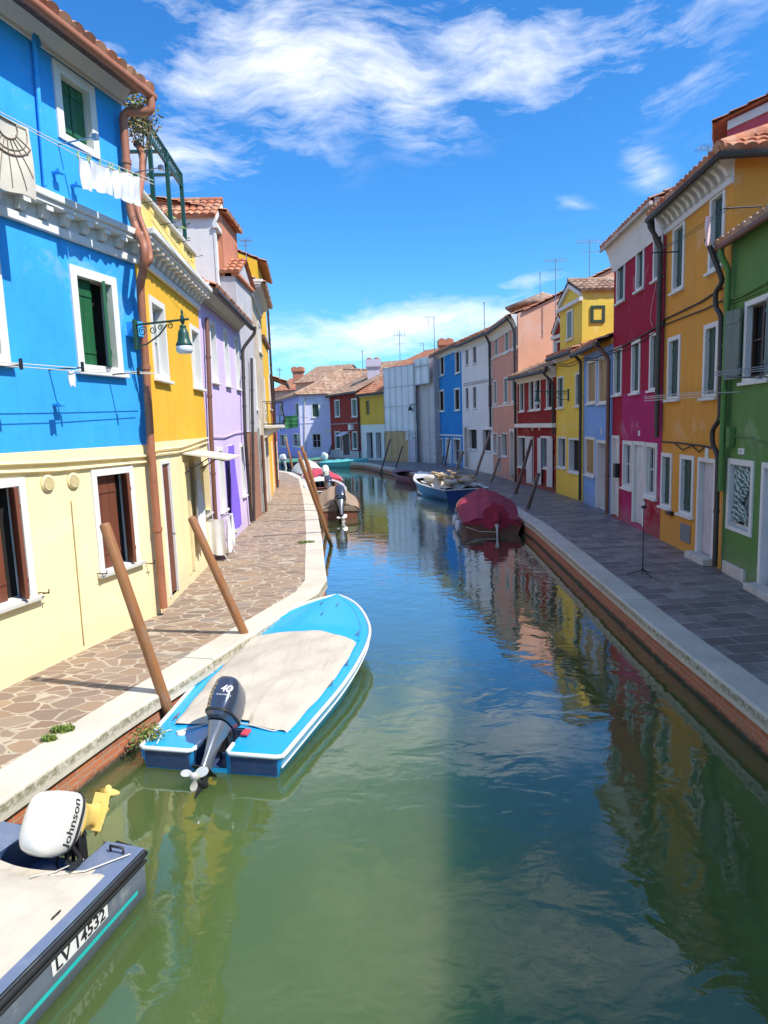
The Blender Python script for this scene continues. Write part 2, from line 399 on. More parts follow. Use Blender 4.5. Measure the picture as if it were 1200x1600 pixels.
# kerb stone and brick canal wall
m, n, b, co = newmat('istrian_kerb_stone')
bc = n.mix(n.rng(n.noise(co, 1.3, 6, .65), .35, .7), (.64, .585, .49), (.50, .455, .37))
bc = n.mix(n.rng(n.noise(co, 26, 5, .75), .58, .66, 0, .6), bc, (.30, .27, .22))
geo = n.new('ShaderNodeNewGeometry'); sn = n.new('ShaderNodeSeparateXYZ'); n.link(geo.outputs['True Normal'], sn.inputs[0])
sz = n.new('ShaderNodeSeparateXYZ'); n.link(co, sz.inputs[0])
band = n.m('MULTIPLY', n.rng(sz.outputs[2], -.012, -.04), n.rng(sz.outputs[2], -.125, -.085))
band = n.m('MULTIPLY', band, n.rng(n.noise(co, 18, 6, .8), .42, .56))
bc = n.mix(n.m('MULTIPLY', band, .85), bc, (.17, .16, .08))
n.link(bc, b.inputs['Base Color']); b.inputs['Roughness'].default_value = .8
bump(n, b, n.noise(co, 30, 6, .7), .55, .015); M['kerb'] = m
def brickmat(name, a, c, mo, uv=True, sc=1.0):
    m, n, b, co = newmat(name)
    vec = n.new('ShaderNodeUVMap').outputs[0] if uv else n.mapv(co, rot=(R(90), 0, 0))
    if not uv:
        s_ = n.new('ShaderNodeSeparateXYZ'); n.link(co, s_.inputs[0]); k = n.new('ShaderNodeCombineXYZ'); n.link(n.m('ADD', s_.outputs[0], s_.outputs[1]), k.inputs[0]); n.link(s_.outputs[2], k.inputs[1]); vec = k.outputs[0]
    bt = n.new('ShaderNodeTexBrick'); n.link(vec, bt.inputs[0])
    for k, v in (('Scale', sc), ('Brick Width', .25), ('Row Height', .068), ('Mortar Size', .006), ('Mortar Smooth', .3)): bt.inputs[k].default_value = v
    bt.inputs['Color1'].default_value = (*a, 1); bt.inputs['Color2'].default_value = (*c, 1); bt.inputs['Mortar'].default_value = (*mo, 1)
    cc = n.mix(n.rng(n.noise(co, 5, 6, .7), .5, .7, 0, .6), bt.outputs[0], (.30, .22, .15))
    cc = n.mix(n.rng(n.noise(co, 13, 5, .7), .58, .68, 0, .5), cc, sc3(a, .4))
    if uv:
        s_ = n.new('ShaderNodeSeparateXYZ'); n.link(co, s_.inputs[0])
        hz_ = n.m('SUBTRACT', s_.outputs[2], n.m('MULTIPLY', n.m('SUBTRACT', n.noise(co, 6, 5, .7), .5), .14))
        cc = n.mix(n.rng(hz_, -.42, -.37, 1, 0), cc, (.055, .05, .03))
        bump_h = hz_
    n.link(cc, b.inputs['Base Color']); b.inputs['Roughness'].default_value = .8
    bump(n, b, n.m('ADD', n.m('MULTIPLY', bt.outputs['Fac'], -.5), n.m('MULTIPLY', n.noise(co, 25, 5, .7), .6)), .8, .012); return m
M['brick_wall'] = brickmat('canal_brick', (.52, .17, .075), (.42, .13, .06), (.42, .34, .26))
M['brick'] = brickmat('exposed_brick', (.40, .15, .08), (.30, .11, .07), (.38, .33, .27), uv=False)

def kerb(name, line, w, side, upto):
    """stone blocks laid along a line; side=+1 when land lies to the left of the line"""
    mb = MB(); inner = offs(line, w*side); prof = [(0, 0), (.6, 0), (.93, 0), (.975, -.008), (1, -.03), (1, -.17), (.0, -.17)]
    rnd = random.Random(3)
    for i in range(len(line)-1):
        L = (line[i+1]-line[i]).length; k = max(1, round(L/1.55))
        if line[i].y > upto: k = 1
        for j in range(k):
            a, c = j/k, (j+1)/k; g = .004/L; a += g if j else 0; c -= g if j < k-1 else 0
            dz = rnd.uniform(-.004, .003); rings = []
            for t in (a, c):
                o = line[i].lerp(line[i+1], t); q = inner[i].lerp(inner[i+1], t)
                rings.append([(q.x+(o.x-q.x)*f, q.y+(o.y-q.y)*f, z+dz+.006) for f, z in prof])
            mb.loft(rings, 0, False)
    return struct(name, mb, M['kerb'])
def ribbon(name, line, z0, z1, mat):
    me = bpy.data.meshes.new(name); vs = []; fs = []; acc = 0; us = []
    for i, p in enumerate(line):
        if i: acc += (p-line[i-1]).length
        vs += [(p.x, p.y, z0), (p.x, p.y, z1)]; us.append(acc)
        if i: fs.append((2*i-2, 2*i, 2*i+1, 2*i-1))
    me.from_pydata(vs, [], fs); uv = me.uv_layers.new(name='UVMap')
    for p in me.polygons:
        for li in p.loop_indices: vi = me.loops[li].vertex_index; uv.data[li].uv = (us[vi//2], vs[vi][2])
    me.materials.append(mat); o = bpy.data.objects.new(name, me); col.objects.link(o); o['kind'] = 'structure'; return o
pavement('pavement_left', IL, [Vector((-80, 70)), Vector((-80, -20)), Vector((-8, -20))], M['crazy'])
pavement('pavement_right', IR, [Vector((-90, 80)), Vector((-90, 160)), Vector((120, 160)), Vector((120, -20)), Vector((5, -20))], M['slab'])
kerb('kerb_left', OL, .42, 1, 60); kerb('kerb_right', OR, .40, -1, 60)
ribbon('canal_wall_left', offs(OL, .045), -1.3, -.165, M['brick_wall'])
ribbon('canal_wall_right', offs(OR, -.045), -1.3, -.165, M['brick_wall'])
mb = MB(); mb.quad((-400, -400, -1.31), (400, -400, -1.31), (400, 400, -1.31), (-400, 400, -1.31))
struct('ground', mb, flat('canal_mud', (.12, .10, .07), .9))
# water
m, n, b, co = newmat('green_canal_water')
turb = n.noise(co, .35, 4, .6)
n.link(n.mix(turb, (.062, .108, .028), (.084, .128, .040)), b.inputs['Base Color'])
b.inputs['Roughness'].default_value = .8; b.inputs['Specular IOR Level'].default_value = 0.0
b.subsurface_method = 'BURLEY'; b.inputs['Subsurface Weight'].default_value = 1.0; b.inputs['Subsurface Radius'].default_value = (.5, 1.0, .35); b.inputs['Subsurface Scale'].default_value = 1.5
w1 = n.noise(n.mapv(co, scale=(1.0, 1.35, 1)), 1.7, 2, .5, .6)
w2 = n.noise(n.mapv(co, scale=(1, 1.6, 1), rot=(0, 0, R(20))), 5.2, 3, .5, .8)
w3 = n.noise(n.mapv(co, scale=(1, 1.3, 1), rot=(0, 0, R(-15))), 15, 2, .5)
amt = n.rng(n.noise(co, .28, 2, .5), .35, .65, .45, 1.15)
hh = n.m('MULTIPLY', n.m('ADD', n.m('ADD', n.m('MULTIPLY', w1, 1.0), n.m('MULTIPLY', w2, .20)), n.m('MULTIPLY', w3, .014)), amt)
bk = n.new('ShaderNodeBump'); n.put(bk.inputs['Height'], hh); bk.inputs['Strength'].default_value = 1.0; bk.inputs['Distance'].default_value = .0095
gl = n.new('ShaderNodeBsdfGlossy'); gl.inputs['Roughness'].default_value = .01; gl.inputs['Color'].default_value = (.95, .97, 1, 1); n.link(bk.outputs[0], gl.inputs['Normal'])
fr = n.new('ShaderNodeFresnel'); fr.inputs['IOR'].default_value = 1.34; n.link(bk.outputs[0], fr.inputs['Normal'])
fc = n.ramp(fr.outputs[0], [(0, (.02,)*3), (.04, (.08,)*3), (.09, (.25,)*3), (.15, (.50,)*3), (.32, (.80,)*3), (1, (1,)*3)])
mxs = n.new('ShaderNodeMixShader'); n.link(fc, mxs.inputs[0]); n.link(b.outputs[0], mxs.inputs[1]); n.link(gl.outputs[0], mxs.inputs[2])
n.link(mxs.outputs[0], [q for q in n.n if q.type == 'OUTPUT_MATERIAL'][0].inputs[0])
mb = MB(); mb.quad((-400, -400, WZ), (400, -400, WZ), (400, 400, WZ), (-400, 400, WZ)); struct('canal_water', mb, m)

# ------------------------------------------------------------------ houses
def tile_roof(mb, A, B, C, Dd, per=.21, row=.36, mi=0, amp=.045):
    """corrugated pan tiles between eave A-B and ridge D-C, laid in lapping rows"""
    A, B, C, Dd = map(Vector, (A, B, C, Dd)); nrm = (B-A).cross(Dd-A).normalized()
    if nrm.z < 0: nrm = -nrm
    nu = max(2, round(max((B-A).length, (C-Dd).length)/per)); nr = max(1, round((Dd-A).length/row)); K = 6
    vs = []; W = nu*K+1; rnd = random.Random(int(abs(A.x*37+A.y*11)*10))
    jit = [[rnd.uniform(-.012, .012) for _ in range(nu+1)] for _ in range(nr)]
    for j in range(nr):
        for e in (0, 1):
            v = (j+e)/nr
            for i in range(W):
                u = i/(W-1); ph = (i % K)/K
                h = amp*(abs(math.sin(math.pi*ph))**.7*1.0)
                lift = .034 if e == 0 else 0.0
                p = A.lerp(B, u).lerp(Dd.lerp(C, u), v)+nrm*(h+lift+.01)
                p += (Dd-A).normalized()*jit[j][min(i//K, nu)]
                vs.append(p)
    fs = []
    for j in range(nr*2-1):
        for i in range(W-1): a = j*W+i; fs.append((a, a+1, a+W+1, a+W))
    mb.add(vs, fs, mi, False)
    low = [A.lerp(B, i/(W-1))-nrm*.03 for i in range(W)]
    mb.add(vs[:W]+low, [(i, i+1, W+i+1, W+i) for i in range(W-1)], mi)
    mb.add([A-nrm*.03, B-nrm*.03, C-nrm*.03, Dd-nrm*.03], [(0, 1, 2, 3)], mi)

class House:
    def __init__(s, name, label, P0, P1, ztop, depth=7.0, mats=(), group=None, cat='house', z0=0.0):
        s.P0 = Vector((P0[0], P0[1])); s.P1 = Vector((P1[0], P1[1])); s.L = (s.P1-s.P0).length
        s.u = (s.P1-s.P0).normalized(); s.n = Vector((-s.u.y, s.u.x)); s.zt = ztop; s.dep = depth; s.z0 = z0
        s.o = empty(name, label, cat, (s.P0.x, s.P0.y, 0), (0, 0, math.atan2(s.u.y, s.u.x)), group)
        s.mats = list(mats); s.regs = []; s.holes = []; s.roofd = None; s.gab = None
    def at(s, px, py, d=0.0):
        r = ray(px, py); o = s.P0+s.n*d; t = (o.x*s.n.x+o.y*s.n.y)/(r.x*s.n.x+r.y*s.n.y)
        p = EYEP+r*t; return (Vector((p.x, p.y))-s.P0).dot(s.u), p.z
    def at_side(s, px, py, u):
        r = ray(px, py); o = s.P0+s.u*u; t = (o.x*s.u.x+o.y*s.u.y)/(r.x*s.u.x+r.y*s.u.y)
        p = EYEP+r*t; return (Vector((p.x, p.y))-s.P0).dot(s.n), p.z
    def Z(s, px, py, d=0.0): return s.at(px, py, d)[1]
    def pt(s, px, py, d=-.1): u, z = s.at(px, py, d); return (u, d, z)
    def region(s, u0, u1, z0, z1, mi): s.regs.append((u0, u1, z0, z1, mi))
    def hip(s, h, o, mat, gutter, gr=.07):
        """roof whose right-hand end is hipped"""
        dp = s.dep; dr = dp/2; sl = h/dr; ze = s.zt-sl*o+.06; rz = s.zt+h+.06; L = s.L; mb = MB(); q = L-dr if L > dr+.6 else L*.35
        slq = h/(L-q); oq = min(o, .35)
        tile_roof(mb, (-.05, -o, ze), (L+oq, -o, ze), (q, dr, rz), (-.05, dr, rz)); tile_roof(mb, (L+oq, -o, ze), (L+oq, dp+o, ze), (q, dr, rz), (q, dr, rz)); tile_roof(mb, (L+oq, dp+o, ze), (-.05, dp+o, ze), (-.05, dr, rz), (q, dr, rz), .3)
        mb.tube([(-.05, dr, rz), (q, dr, rz), (L+oq, -o, ze+.05)], .10, 8); part('roof', mb, M[mat], s.o); s.gab = 0; s.ze = ze; s.ov = o
        g = MB(); g.tube([(-.05, -o+gr*.25, ze-gr*1.25), (L+oq-.02, -o+gr*.25, ze-gr*1.25), (L+oq-.02, dp, ze-gr*1.25)], gr, 12); part('gutter', g, M[gutter], s.o)
    def roof(s, h=1.6, o=.35, oside=.05, mat='tile', soffit=None, gutter=None, per=.21, row=.36, gr=.07, name='roof', back=True):
        """gable roof, ridge parallel to the front"""
        mb = MB(); dp = s.dep; rz = s.zt+h; dr = dp/2; sl = h/dr; ze = s.zt-sl*o+.06
        A = (-oside, -o, ze); B = (s.L+oside, -o, ze); C = (s.L+oside, dr, rz+.06); D_ = (-oside, dr, rz+.06)
        tile_roof(mb, A, B, C, D_, per, row)
        if back: tile_roof(mb, (s.L+oside, dp+o, ze), (-oside, dp+o, ze), D_, C, per*1.6, row*1.4)
        mb.tube([D_, C], .10, 8)
        r = part(name, mb, M[mat], s.o); s.gab = h; s.roof_obj = r; s.ze = ze; s.ov = o
        if gutter: 
            g = MB(); g.tube([(-oside, -o+gr*.25, ze-gr*1.25), (s.L+oside, -o+gr*.25, ze-gr*1.25)], gr, 12); part('gutter', g, M[gutter], s.o)
        return r
    def cove(s, hgt=.35, out=.3, mat='white', name='cornice'):
        """moulded cove under the eave"""
        z = s.zt-.02; prof = [(-.012, z-hgt), (-.04, z-hgt), (-.05, z-hgt+.05), (-.04-out*.45, z-hgt*.45), (-out*.9, z-hgt*.18), (-out, z-hgt*.15), (-out, z), (-.012, z)]
        mb = MB(); mb.loft([[(u, d, zz) for d, zz in prof] for u in (0, s.L)], 0, False); return part(name, mb, M[mat], s.o)
    def build(s, parapet=None):
        us = sorted({0.0, s.L} | {x for h in s.holes for x in h[:2]} | {max(0, min(s.L, x)) for r in s.regs for x in r[:2]})
        zs = sorted({s.z0, s.zt} | {x for h in s.holes for x in h[2:4]} | {max(s.z0, min(s.zt, x)) for r in s.regs for x in r[2:4]})
        us = [u for u in us if -1e-6 <= u <= s.L+1e-6]; zs = [z for z in zs if s.z0-1e-6 <= z <= s.zt+1e-6]
        mb = MB(); idx = {}
        for i in range(len(us)-1):
            for j in range(len(zs)-1):
                if us[i+1]-us[i] < 1e-5 or zs[j+1]-zs[j] < 1e-5: continue
                cu, cz = (us[i]+us[i+1])/2, (zs[j]+zs[j+1])/2
                if any(h[0] < cu < h[1] and h[2] < cz < h[3] for h in s.holes): continue
                mi = 0
                for r in s.regs:
                    if r[0] < cu < r[1] and r[2] < cz < r[3]: mi = r[4]
                mb.quad((us[i], 0, zs[j]), (us[i+1], 0, zs[j]), (us[i+1], 0, zs[j+1]), (us[i], 0, zs[j+1]), mi)
        g = s.gab or 0; dp = s.dep; e = .004
        for u in (e, s.L-e):
            pts = [(u, .001, s.z0), (u, dp, s.z0), (u, dp, s.zt)]
            if g: pts.append((u, dp/2, s.zt+g))
            pts.append((u, .001, s.zt)); mb.poly(pts, 0)
        mb.quad((e, dp, s.z0), (s.L-e, dp, s.z0), (s.L-e, dp, s.zt), (e, dp, s.zt), 0)
        if not g: mb.quad((e, .001, s.zt-.01), (s.L-e, .001, s.zt-.01), (s.L-e, dp, s.zt-.01), (e, dp, s.zt-.01), 0)
        me_o = part('wall', mb, s.mats, s.o); return me_o
    def win(s, tl, br, kind='shut', fw=.1, mat='green_dk', fmat='white', depth=.12, sill=True, name=None, label=None, proud=.025, uv=None, smat='white', step=None, fb=None):
        if uv: u0, u1, z0, z1 = uv
        else: (u0, z1), (u1, z0) = s.at(*tl), s.at(*br)
        u0 = max(u0, .02); u1 = min(u1, s.L-.02)
        if u1-u0 < .25: c = (u0+u1)/2; u0, u1 = max(.02, c-.16), min(s.L-.02, c+.16)
        door = kind in ('door', 'doordark', 'doorpale')
        fbot = 0 if door else (fb if fb is not None else fw*.7)
        s.holes.append((u0+.012, u1-.012, z0+(.0 if door else .012), z1-.012))
        fr = MB(); P = -proud; dd = depth+.06
        fr.box(u0, u0+fw, P, dd, z0, z1); fr.box(u1-fw, u1, P, dd, z0, z1); fr.box(u0+fw, u1-fw, P, dd, z1-fw, z1)
        if fbot: fr.box(u0+fw, u1-fw, P, dd, z0, z0+fbot)
        else: fr.box(u0+fw, u1-fw, .05, dd, z0+.001, z0+.03)
        w_ = part(name or ('door' if door else 'window'), fr, M[fmat], s.o, label)
        a, c, lo, hi = u0+fw, u1-fw, z0+fbot, z1-fw
        if not fbot: lo = z0+.03
        bk = MB(); bk.box(a-.02, c+.02, dd+.005, dd+.02, lo-.02, hi+.02)
        g = .006
        def leaf(mb, x0, x1, d0, t=.035):
            npl = max(2, round((x1-x0)/.16)); wd = (x1-x0)/npl
            for k in range(npl): mb.box(x0+k*wd+.003, x0+(k+1)*wd-.003, d0, d0+t, lo+g, hi-g)
            mb.box(x0+.004, x1-.004, d0+.008, d0+t+.006, lo+g+.004, hi-g-.004)
            for q in (.17, .83):
                z = lo+(hi-lo)*q; mb.box(x0+.01, x1-.01, d0-.012, d0-.001, z-.03, z+.03)
        if kind == 'shut':
            part('back_panel', bk, M['black'], w_)
            mid = (a+c)/2
            for (x0, x1) in ((a+g, mid-g), (mid+g, c-g)):
                mb = MB(); leaf(mb, x0, x1, depth-.02); part('shutter', mb, M[mat], w_)
        elif kind in ('ajar', 'ajarwide'):
            part('back_panel', bk, M['black'], w_); mid = a+(c-a)*(.55 if kind == 'ajar' else .72)
            mb = MB(); leaf(mb, a+g, mid-g, depth-.03); part('shutter', mb, M[mat], w_)
            mb = MB(); ang = R(38 if kind == 'ajar' else 60); wl = (c-mid)/math.cos(R(10))*1.1
            mb.M = Matrix.Translation((c-g, depth-.03, 0)) @ Matrix.Rotation(ang, 4, 'Z'); leaf(mb, -wl, 0, 0); part('shutter', mb, M[mat], w_)
        elif kind in ('glass', 'open', 'curtain'):
            part('pane', bk, M['glass'], w_)
            mb = MB(); q = depth; t = .045; mid = (a+c)/2
            for x0, x1, y0, y1 in ((a, a+t, lo, hi), (c-t, c, lo, hi), (mid-t*.6, mid+t*.6, lo+t, hi-t), (a+t, c-t, lo, lo+t), (a+t, c-t, hi-t, hi)): mb.box(x0, x1, q, q+.05, y0, y1)
            zb = lo+(hi-lo)*.52; mb.box(a+t, mid-t*.6, q+.005, q+.045, zb-.015, zb+.015); mb.box(mid+t*.6, c-t, q+.005, q+.045, zb-.015, zb+.015)
            part('sash', mb, M['white_sh'] if mat.startswith('white') else M['brown_dk'], w_)
            if kind == 'open':
                wl = (c-a)/2
                for sg, hx in ((-1, u0+.01), (1, u1-.01)):
                    mb = MB(); mb.M = Matrix.Translation((hx, -.05, 0)) @ Matrix.Rotation(R(-14*sg), 4, 'Z')
                    leaf(mb, -wl if sg < 0 else 0, 0 if sg < 0 else wl, -.05); part('shutter', mb, M[mat], w_)
        elif kind == 'dark': part('back_panel', bk, M['black'], w_)
        elif kind == 'pale': part('back_panel', bk, M[mat], w_)
        elif door:
            part('back_panel', bk, M['black'], w_)
            if kind != 'doordark':
                mb = MB(); mb.box(a+g, c-g, depth-.02, depth+.03, lo+g, hi-g); nn = 3
                for k in range(nn):
                    zz0 = lo+(hi-lo)*(k+.12)/nn; zz1 = lo+(hi-lo)*(k+.88)/nn; mb.box(a+.1, c-.1, depth-.034, depth-.021, zz0, zz1, 0, .006)
                dl = part('door_leaf', mb, M[mat], w_); hb = MB(); hb.tube([(c-.07, depth-.035, lo+1.0), (c-.07, depth-.08, lo+1.0), (c-.15, depth-.08, lo+1.0)], .012, 6); part('handle', hb, M['steel'], w_)
        if door and step:
            st = MB(); st.box(u0-.04, u1+.04, -.22, .03, .004, step, 0, .01); part('doorstep', st, M['sill'], s.o)
        if sill and not door:
            sb = MB(); sb.box(u0-.05, u1+.05, -.085, -.001, z0-.055, z0-.002, 0, .008); part('sill', sb, M[smat], w_)
        return (u0, u1, z0, z1, w_)
    def archwin(s, tl, br, mat='mauve', fmat='stone', fw=.1, depth=.22, name='door'):
        (u0, z1), (u1, z0) = s.at(*tl), s.at(*br)
        if u1-u0 < .7: c = (u0+u1)/2; u0, u1 = c-.4, c+.4
        u0 = max(u0, .02); u1 = min(u1, s.L-.02)
        s.holes.append((u0+.012, u1-.012, z0, z1-.012)); mb = MB(); r = (u1-u0)/2-fw; cx = (u0+u1)/2; zc = z1-fw-r
        inn = [(cx-r, z0)]+[(cx-r*math.cos(math.pi*k/12), zc+r*math.sin(math.pi*k/12)) for k in range(13)]+[(cx+r, z0)]
        out = [(u0, z0)]+[(u0, zc)]+[(u0, z1-.001)]*5+[(cx, z1)]+[(u1, z1-.001)]*5+[(u1, zc)]+[(u1, z0)]
        for k in range(len(inn)-1):
            a, b_, c, d_ = inn[k], inn[k+1], out[k+1], out[k]
            mb.quad((a[0], -.025, a[1]), (b_[0], -.025, b_[1]), (c[0], -.025, c[1]), (d_[0], -.025, d_[1]))
            mb.quad((a[0], -.025, a[1]), (b_[0], -.025, b_[1]), (b_[0], depth+.03, b_[1]), (a[0], depth+.03, a[1]))
            mb.quad((d_[0], -.025, d_[1]), (c[0], -.025, c[1]), (c[0], .01, c[1]), (d_[0], .01, d_[1]))
        w_ = part(name, mb, M[fmat], s.o); bk = MB(); bk.box(u0+.02, u1-.02, depth, depth+.03, z0+.01, z1-.02); part('door_leaf', bk, M[mat], w_)
    def cable(s, pts, d=-.03, r=.012, mat='wire', name='cable'):
        mb = MB(); pp = []
        for i in range(len(pts)-1):
            for k in range(4):
                t = k/4; x = pts[i][0]*(1-t)+pts[i+1][0]*t; y = pts[i][1]*(1-t)+pts[i+1][1]*t
                pp.append(s.pt(x, y, d))
        pp.append(s.pt(*pts[-1], d)); mb.tube(pp, r, 5); return part(name, mb, M[mat], s.o)
    def pipe(s, pts, r=.055, mat='pipe_dk', d=-.11, name='downpipe', collars=True):
        mb = MB(); P = [Vector(p if len(p) == 3 else s.pt(p[0], p[1], d)) for p in pts]; Q = [P[0]]
        for i in range(1, len(P)-1):       # round the bends
            a, b_, c = P[i-1], P[i], P[i+1]; k = min(.12, (a-b_).length*.4, (c-b_).length*.4)
            q0 = b_+(a-b_).normalized()*k; q2 = b_+(c-b_).normalized()*k
            for t in (0, .33, .66, 1): Q.append(q0*(1-t)**2+b_*2*t*(1-t)+q2*t*t)
        Q.append(P[-1]); mb.tube(Q, r, 12)
        if collars:
            for i in range(len(P)-1):
                L = (P[i+1]-P[i]).length; k = int(L/1.3)
                for j in range(1, k+1):
                    c = P[i].lerp(P[i+1], j/(k+1)); t = (P[i+1]-P[i]).normalized()*.03; mb.tube([c-t, c+t], r*1.22, 12)
        return part(name, mb, M[mat], s.o)
    def band(s, z0, z1, out=.03, mat='white', u0=None, u1=None, name='string_course', bev=0):
        mb = MB(); mb.box(0 if u0 is None else u0, s.L if u1 is None else u1, -out, -.001, z0, z1, 0, bev); return part(name, mb, M[mat], s.o)
    def dentils(s, z1, h=.5, out=.32, sp=.26, mat='white', name='dentil_cornice'):
        """bracketed cornice: cap slab, brackets, lower band"""
        mb = MB(); mb.box(-.05, s.L+.05, -out, -.001, z1-.09, z1, 0, .012); mb.box(-.03, s.L+.03, -out*.84, -.001, z1-.15, z1-.092)
        mb.box(0, s.L, -.07, -.001, z1-h, z1-h+.10, 0, .008); mb.box(0, s.L, -.035, -.001, z1-h+.101, z1-.151)
        k = int(s.L/sp)
        for i in range(k+1):
            u = .08+i*(s.L-.16)/k; pr = [(-.036, z1-h+.13), (-.10, z1-h+.14), (-.15, z1-h+.24), (-out*.78, z1-.22), (-out*.78, z1-.152), (-.036, z1-.152)]
            mb.loft([[(uu, d, z) for d, z in pr] for uu in (u-.055, u+.055)], 0, False)
        return part(name, mb, M[mat], s.o)
def box_part(H_, name, u0, u1, d0, d1, z0, z1, mat, bev=.005, parent=None, label=None):
    mb = MB(); mb.box(u0, u1, d0, d1, z0, z1, 0, bev); return part(name, mb, M[mat] if isinstance(mat, str) else mat, parent or H_.o, label)

# ================================================================== LEFT ROW
def pal(name, c, **k): M[name] = plaster(name, c, **k); return M[name]
pal('azure', (.045, .37, .83), var=.12, patch=(.02, .30, .78), pamt=.5)
pal('cream', (.92, .77, .44), var=.06, patch=(.82, .68, .36), pamt=.2)
pal('golden', (.84, .47, .045), var=.10, patch=(.80, .50, .10), pamt=.4)
pal('parapet_yellow', (.90, .66, .22), var=.06)
pal('lilac', (.68, .54, .80), var=.06, patch=(.72, .66, .78))
pal('violet', (.33, .22, .55), var=.06)
pal('terracotta', (.56, .22, .13), var=.15, patch=(.5, .3, .22), pamt=.8)
pal('grey_plaster', (.50, .48, .50), var=.18, patch=(.62, .56, .48), pamt=1)
pal('beige_stone', (.58, .48, .36), var=.25, patch=(.38, .28, .20), pamt=1.6)
pal('rust_red', (.45, .10, .06))

# ---- blue house with cream ground floor
c0, c1 = P2(254, 957), P2(0, 1080); dirn = (c1-c0).normalized(); P0 = c0+dirn*9.5
B = House('terraced_house', 'bright blue house with cream ground floor and green shutters beside the near pavement', P0, c0, 8.06, 8, [M['azure'], M['cream']])
zb = B.Z(235, 694); B.region(-1, B.L+1, -1, zb, 1)
cr_z = B.Z(204, 411)
B.win((79, 90), (155, 250), 'shut', .12, 'green_sh', sill=False, depth=.11)
B.win((106, 412), (192, 585), 'ajar', .12, 'green_sh', depth=.11, sill=True)
u0, z1 = B.at(106, 412); u1, z0 = B.at(192, 585); uu1, _ = B.at(14, 560); wv_ = u1-u0
B.win(0, 0, 'ajar', .12, 'green_sh', depth=.11, uv=(uu1-wv_, uu1, z0, z1))
u0, z1 = B.at(79, 90); u1, z0 = B.at(155, 250); B.win(0, 0, 'shut', .12, 'green_sh', sill=False, depth=.11, uv=(u0-2.1-(u1-u0), u0-2.1, z0, z1))
B.win((140, 734), (218, 876), 'ajarwide', .10, 'brown_sh', depth=.11, smat='sill', name='window', fb=.02)
u0, z1 = B.at(140, 734); u1, z0 = B.at(218, 876); ur, _ = B.at(45, 830)
B.win(0, 0, 'ajarwide', .10, 'brown_sh', depth=.11, smat='sill', fb=.02, uv=(ur-(u1-u0)*1.1, ur, z0, z1))
# floor-level cornice
mbx = B.dentils(cr_z+.43, .43, .24, .36)
# eave: white cove, roof, gutter
B.cove(.36, .34); B.roof(2.3, .50, .10, 'tile', gutter='copper', gr=.06)
B.build()
sb = MB(); sb.box(-.1, B.L+.1, -.46, -.02, B.zt-.20, B.zt-.15); part('eave_board', sb, M['pole_dk'], B.o)
e_u = B.L-.12
def bp(px, py, d=-.12): return B.pt(px, py, d)
B.pipe([(B.L+.02, -.48, B.ze-.1), (B.L+.02, -.48, B.ze-.30), (B.L-.16, -.12, B.zt-.55), bp(203, 330), bp(214, 362, -.2), bp(226, 385, -.5), bp(224, 420, -.42), bp(219, 445, -.14), bp(236, 700), bp(256, 950)], .06, 'copper')
B.pipe([bp(212, 225, .5), bp(222, 235, .3), bp(222, 280, .1), bp(214, 330, -.1), bp(231, 375, -.3), bp(235, 405, -.5), bp(228, 415, -.42)], .045, 'copper')
B.pipe([(B.at(50, 0)[0], -.05, B.zt-.4), bp(51, 40, -.05), bp(53, 60, -.05), bp(71, 290, -.05)], .028, 'azure', name='conduit', collars=False)
box_part(B, 'conduit_box', *[B.at(50, 30)[0]-.05, B.at(50, 30)[0]+.05], -.1, -.001, B.Z(50, 52), B.Z(50, 12), 'azure')
for y0, y1 in ((724, 712), (737, 721)): B.cable([(-60, y0+4), (90, y0-2), (235, y1)], -.035, .020, 'cream', name='cable')
B.pipe([bp(113, 781, -.03), bp(123, 895, -.03), bp(133, 1004, -.03)], .014, 'cream', name='conduit', collars=False)
for px, py in ((73, 755), (113, 751)):
    u, z = B.at(px, py); v = MB(); v.lathe((u, -.001, z), [(.105, -.03), (.105, 0), (.09, -.031), (.0, -.031)][0:3], 24, axis='y')
    for k in range(-5, 6):
        hw = math.sqrt(max(0, .088**2-(k*.016)**2)); v.box(u-hw, u+hw, -.045, -.032, z+k*.016-.0035, z+k*.016+.0035)
    part('air_vent', v, M['cream'], B.o)
for px, py in ((60, 926), (152, 896), (228, 880)):
    u, z = B.at(px, py); v = MB(); v.tube([(u, 0, z), (u, -.16, z), (u, -.16, z+.05)], .008, 6); v.tube([(u-.05, -.12, z), (u+.05, -.12, z)], .007, 6); part('line_hook', v, M['iron_blk'], B.o)
for px, py in ((83, 270), (84, 632), (112, 290)):
    u, z = B.at(px, py); v = MB(); v.tube([(u, 0, z), (u, -.10, z)], .03, 8); v.box(u-.05, u+.05, -.14, -.09, z-.03, z+.03, 0, .01); part('wall_hook', v, M['azure'], B.o)
ub, zb2 = B.at(207, 516); box_part(B, 'lamp_junction_box', ub-.13, ub+.13, -.17, -.001, zb2-.11, zb2+.11, 'azure')

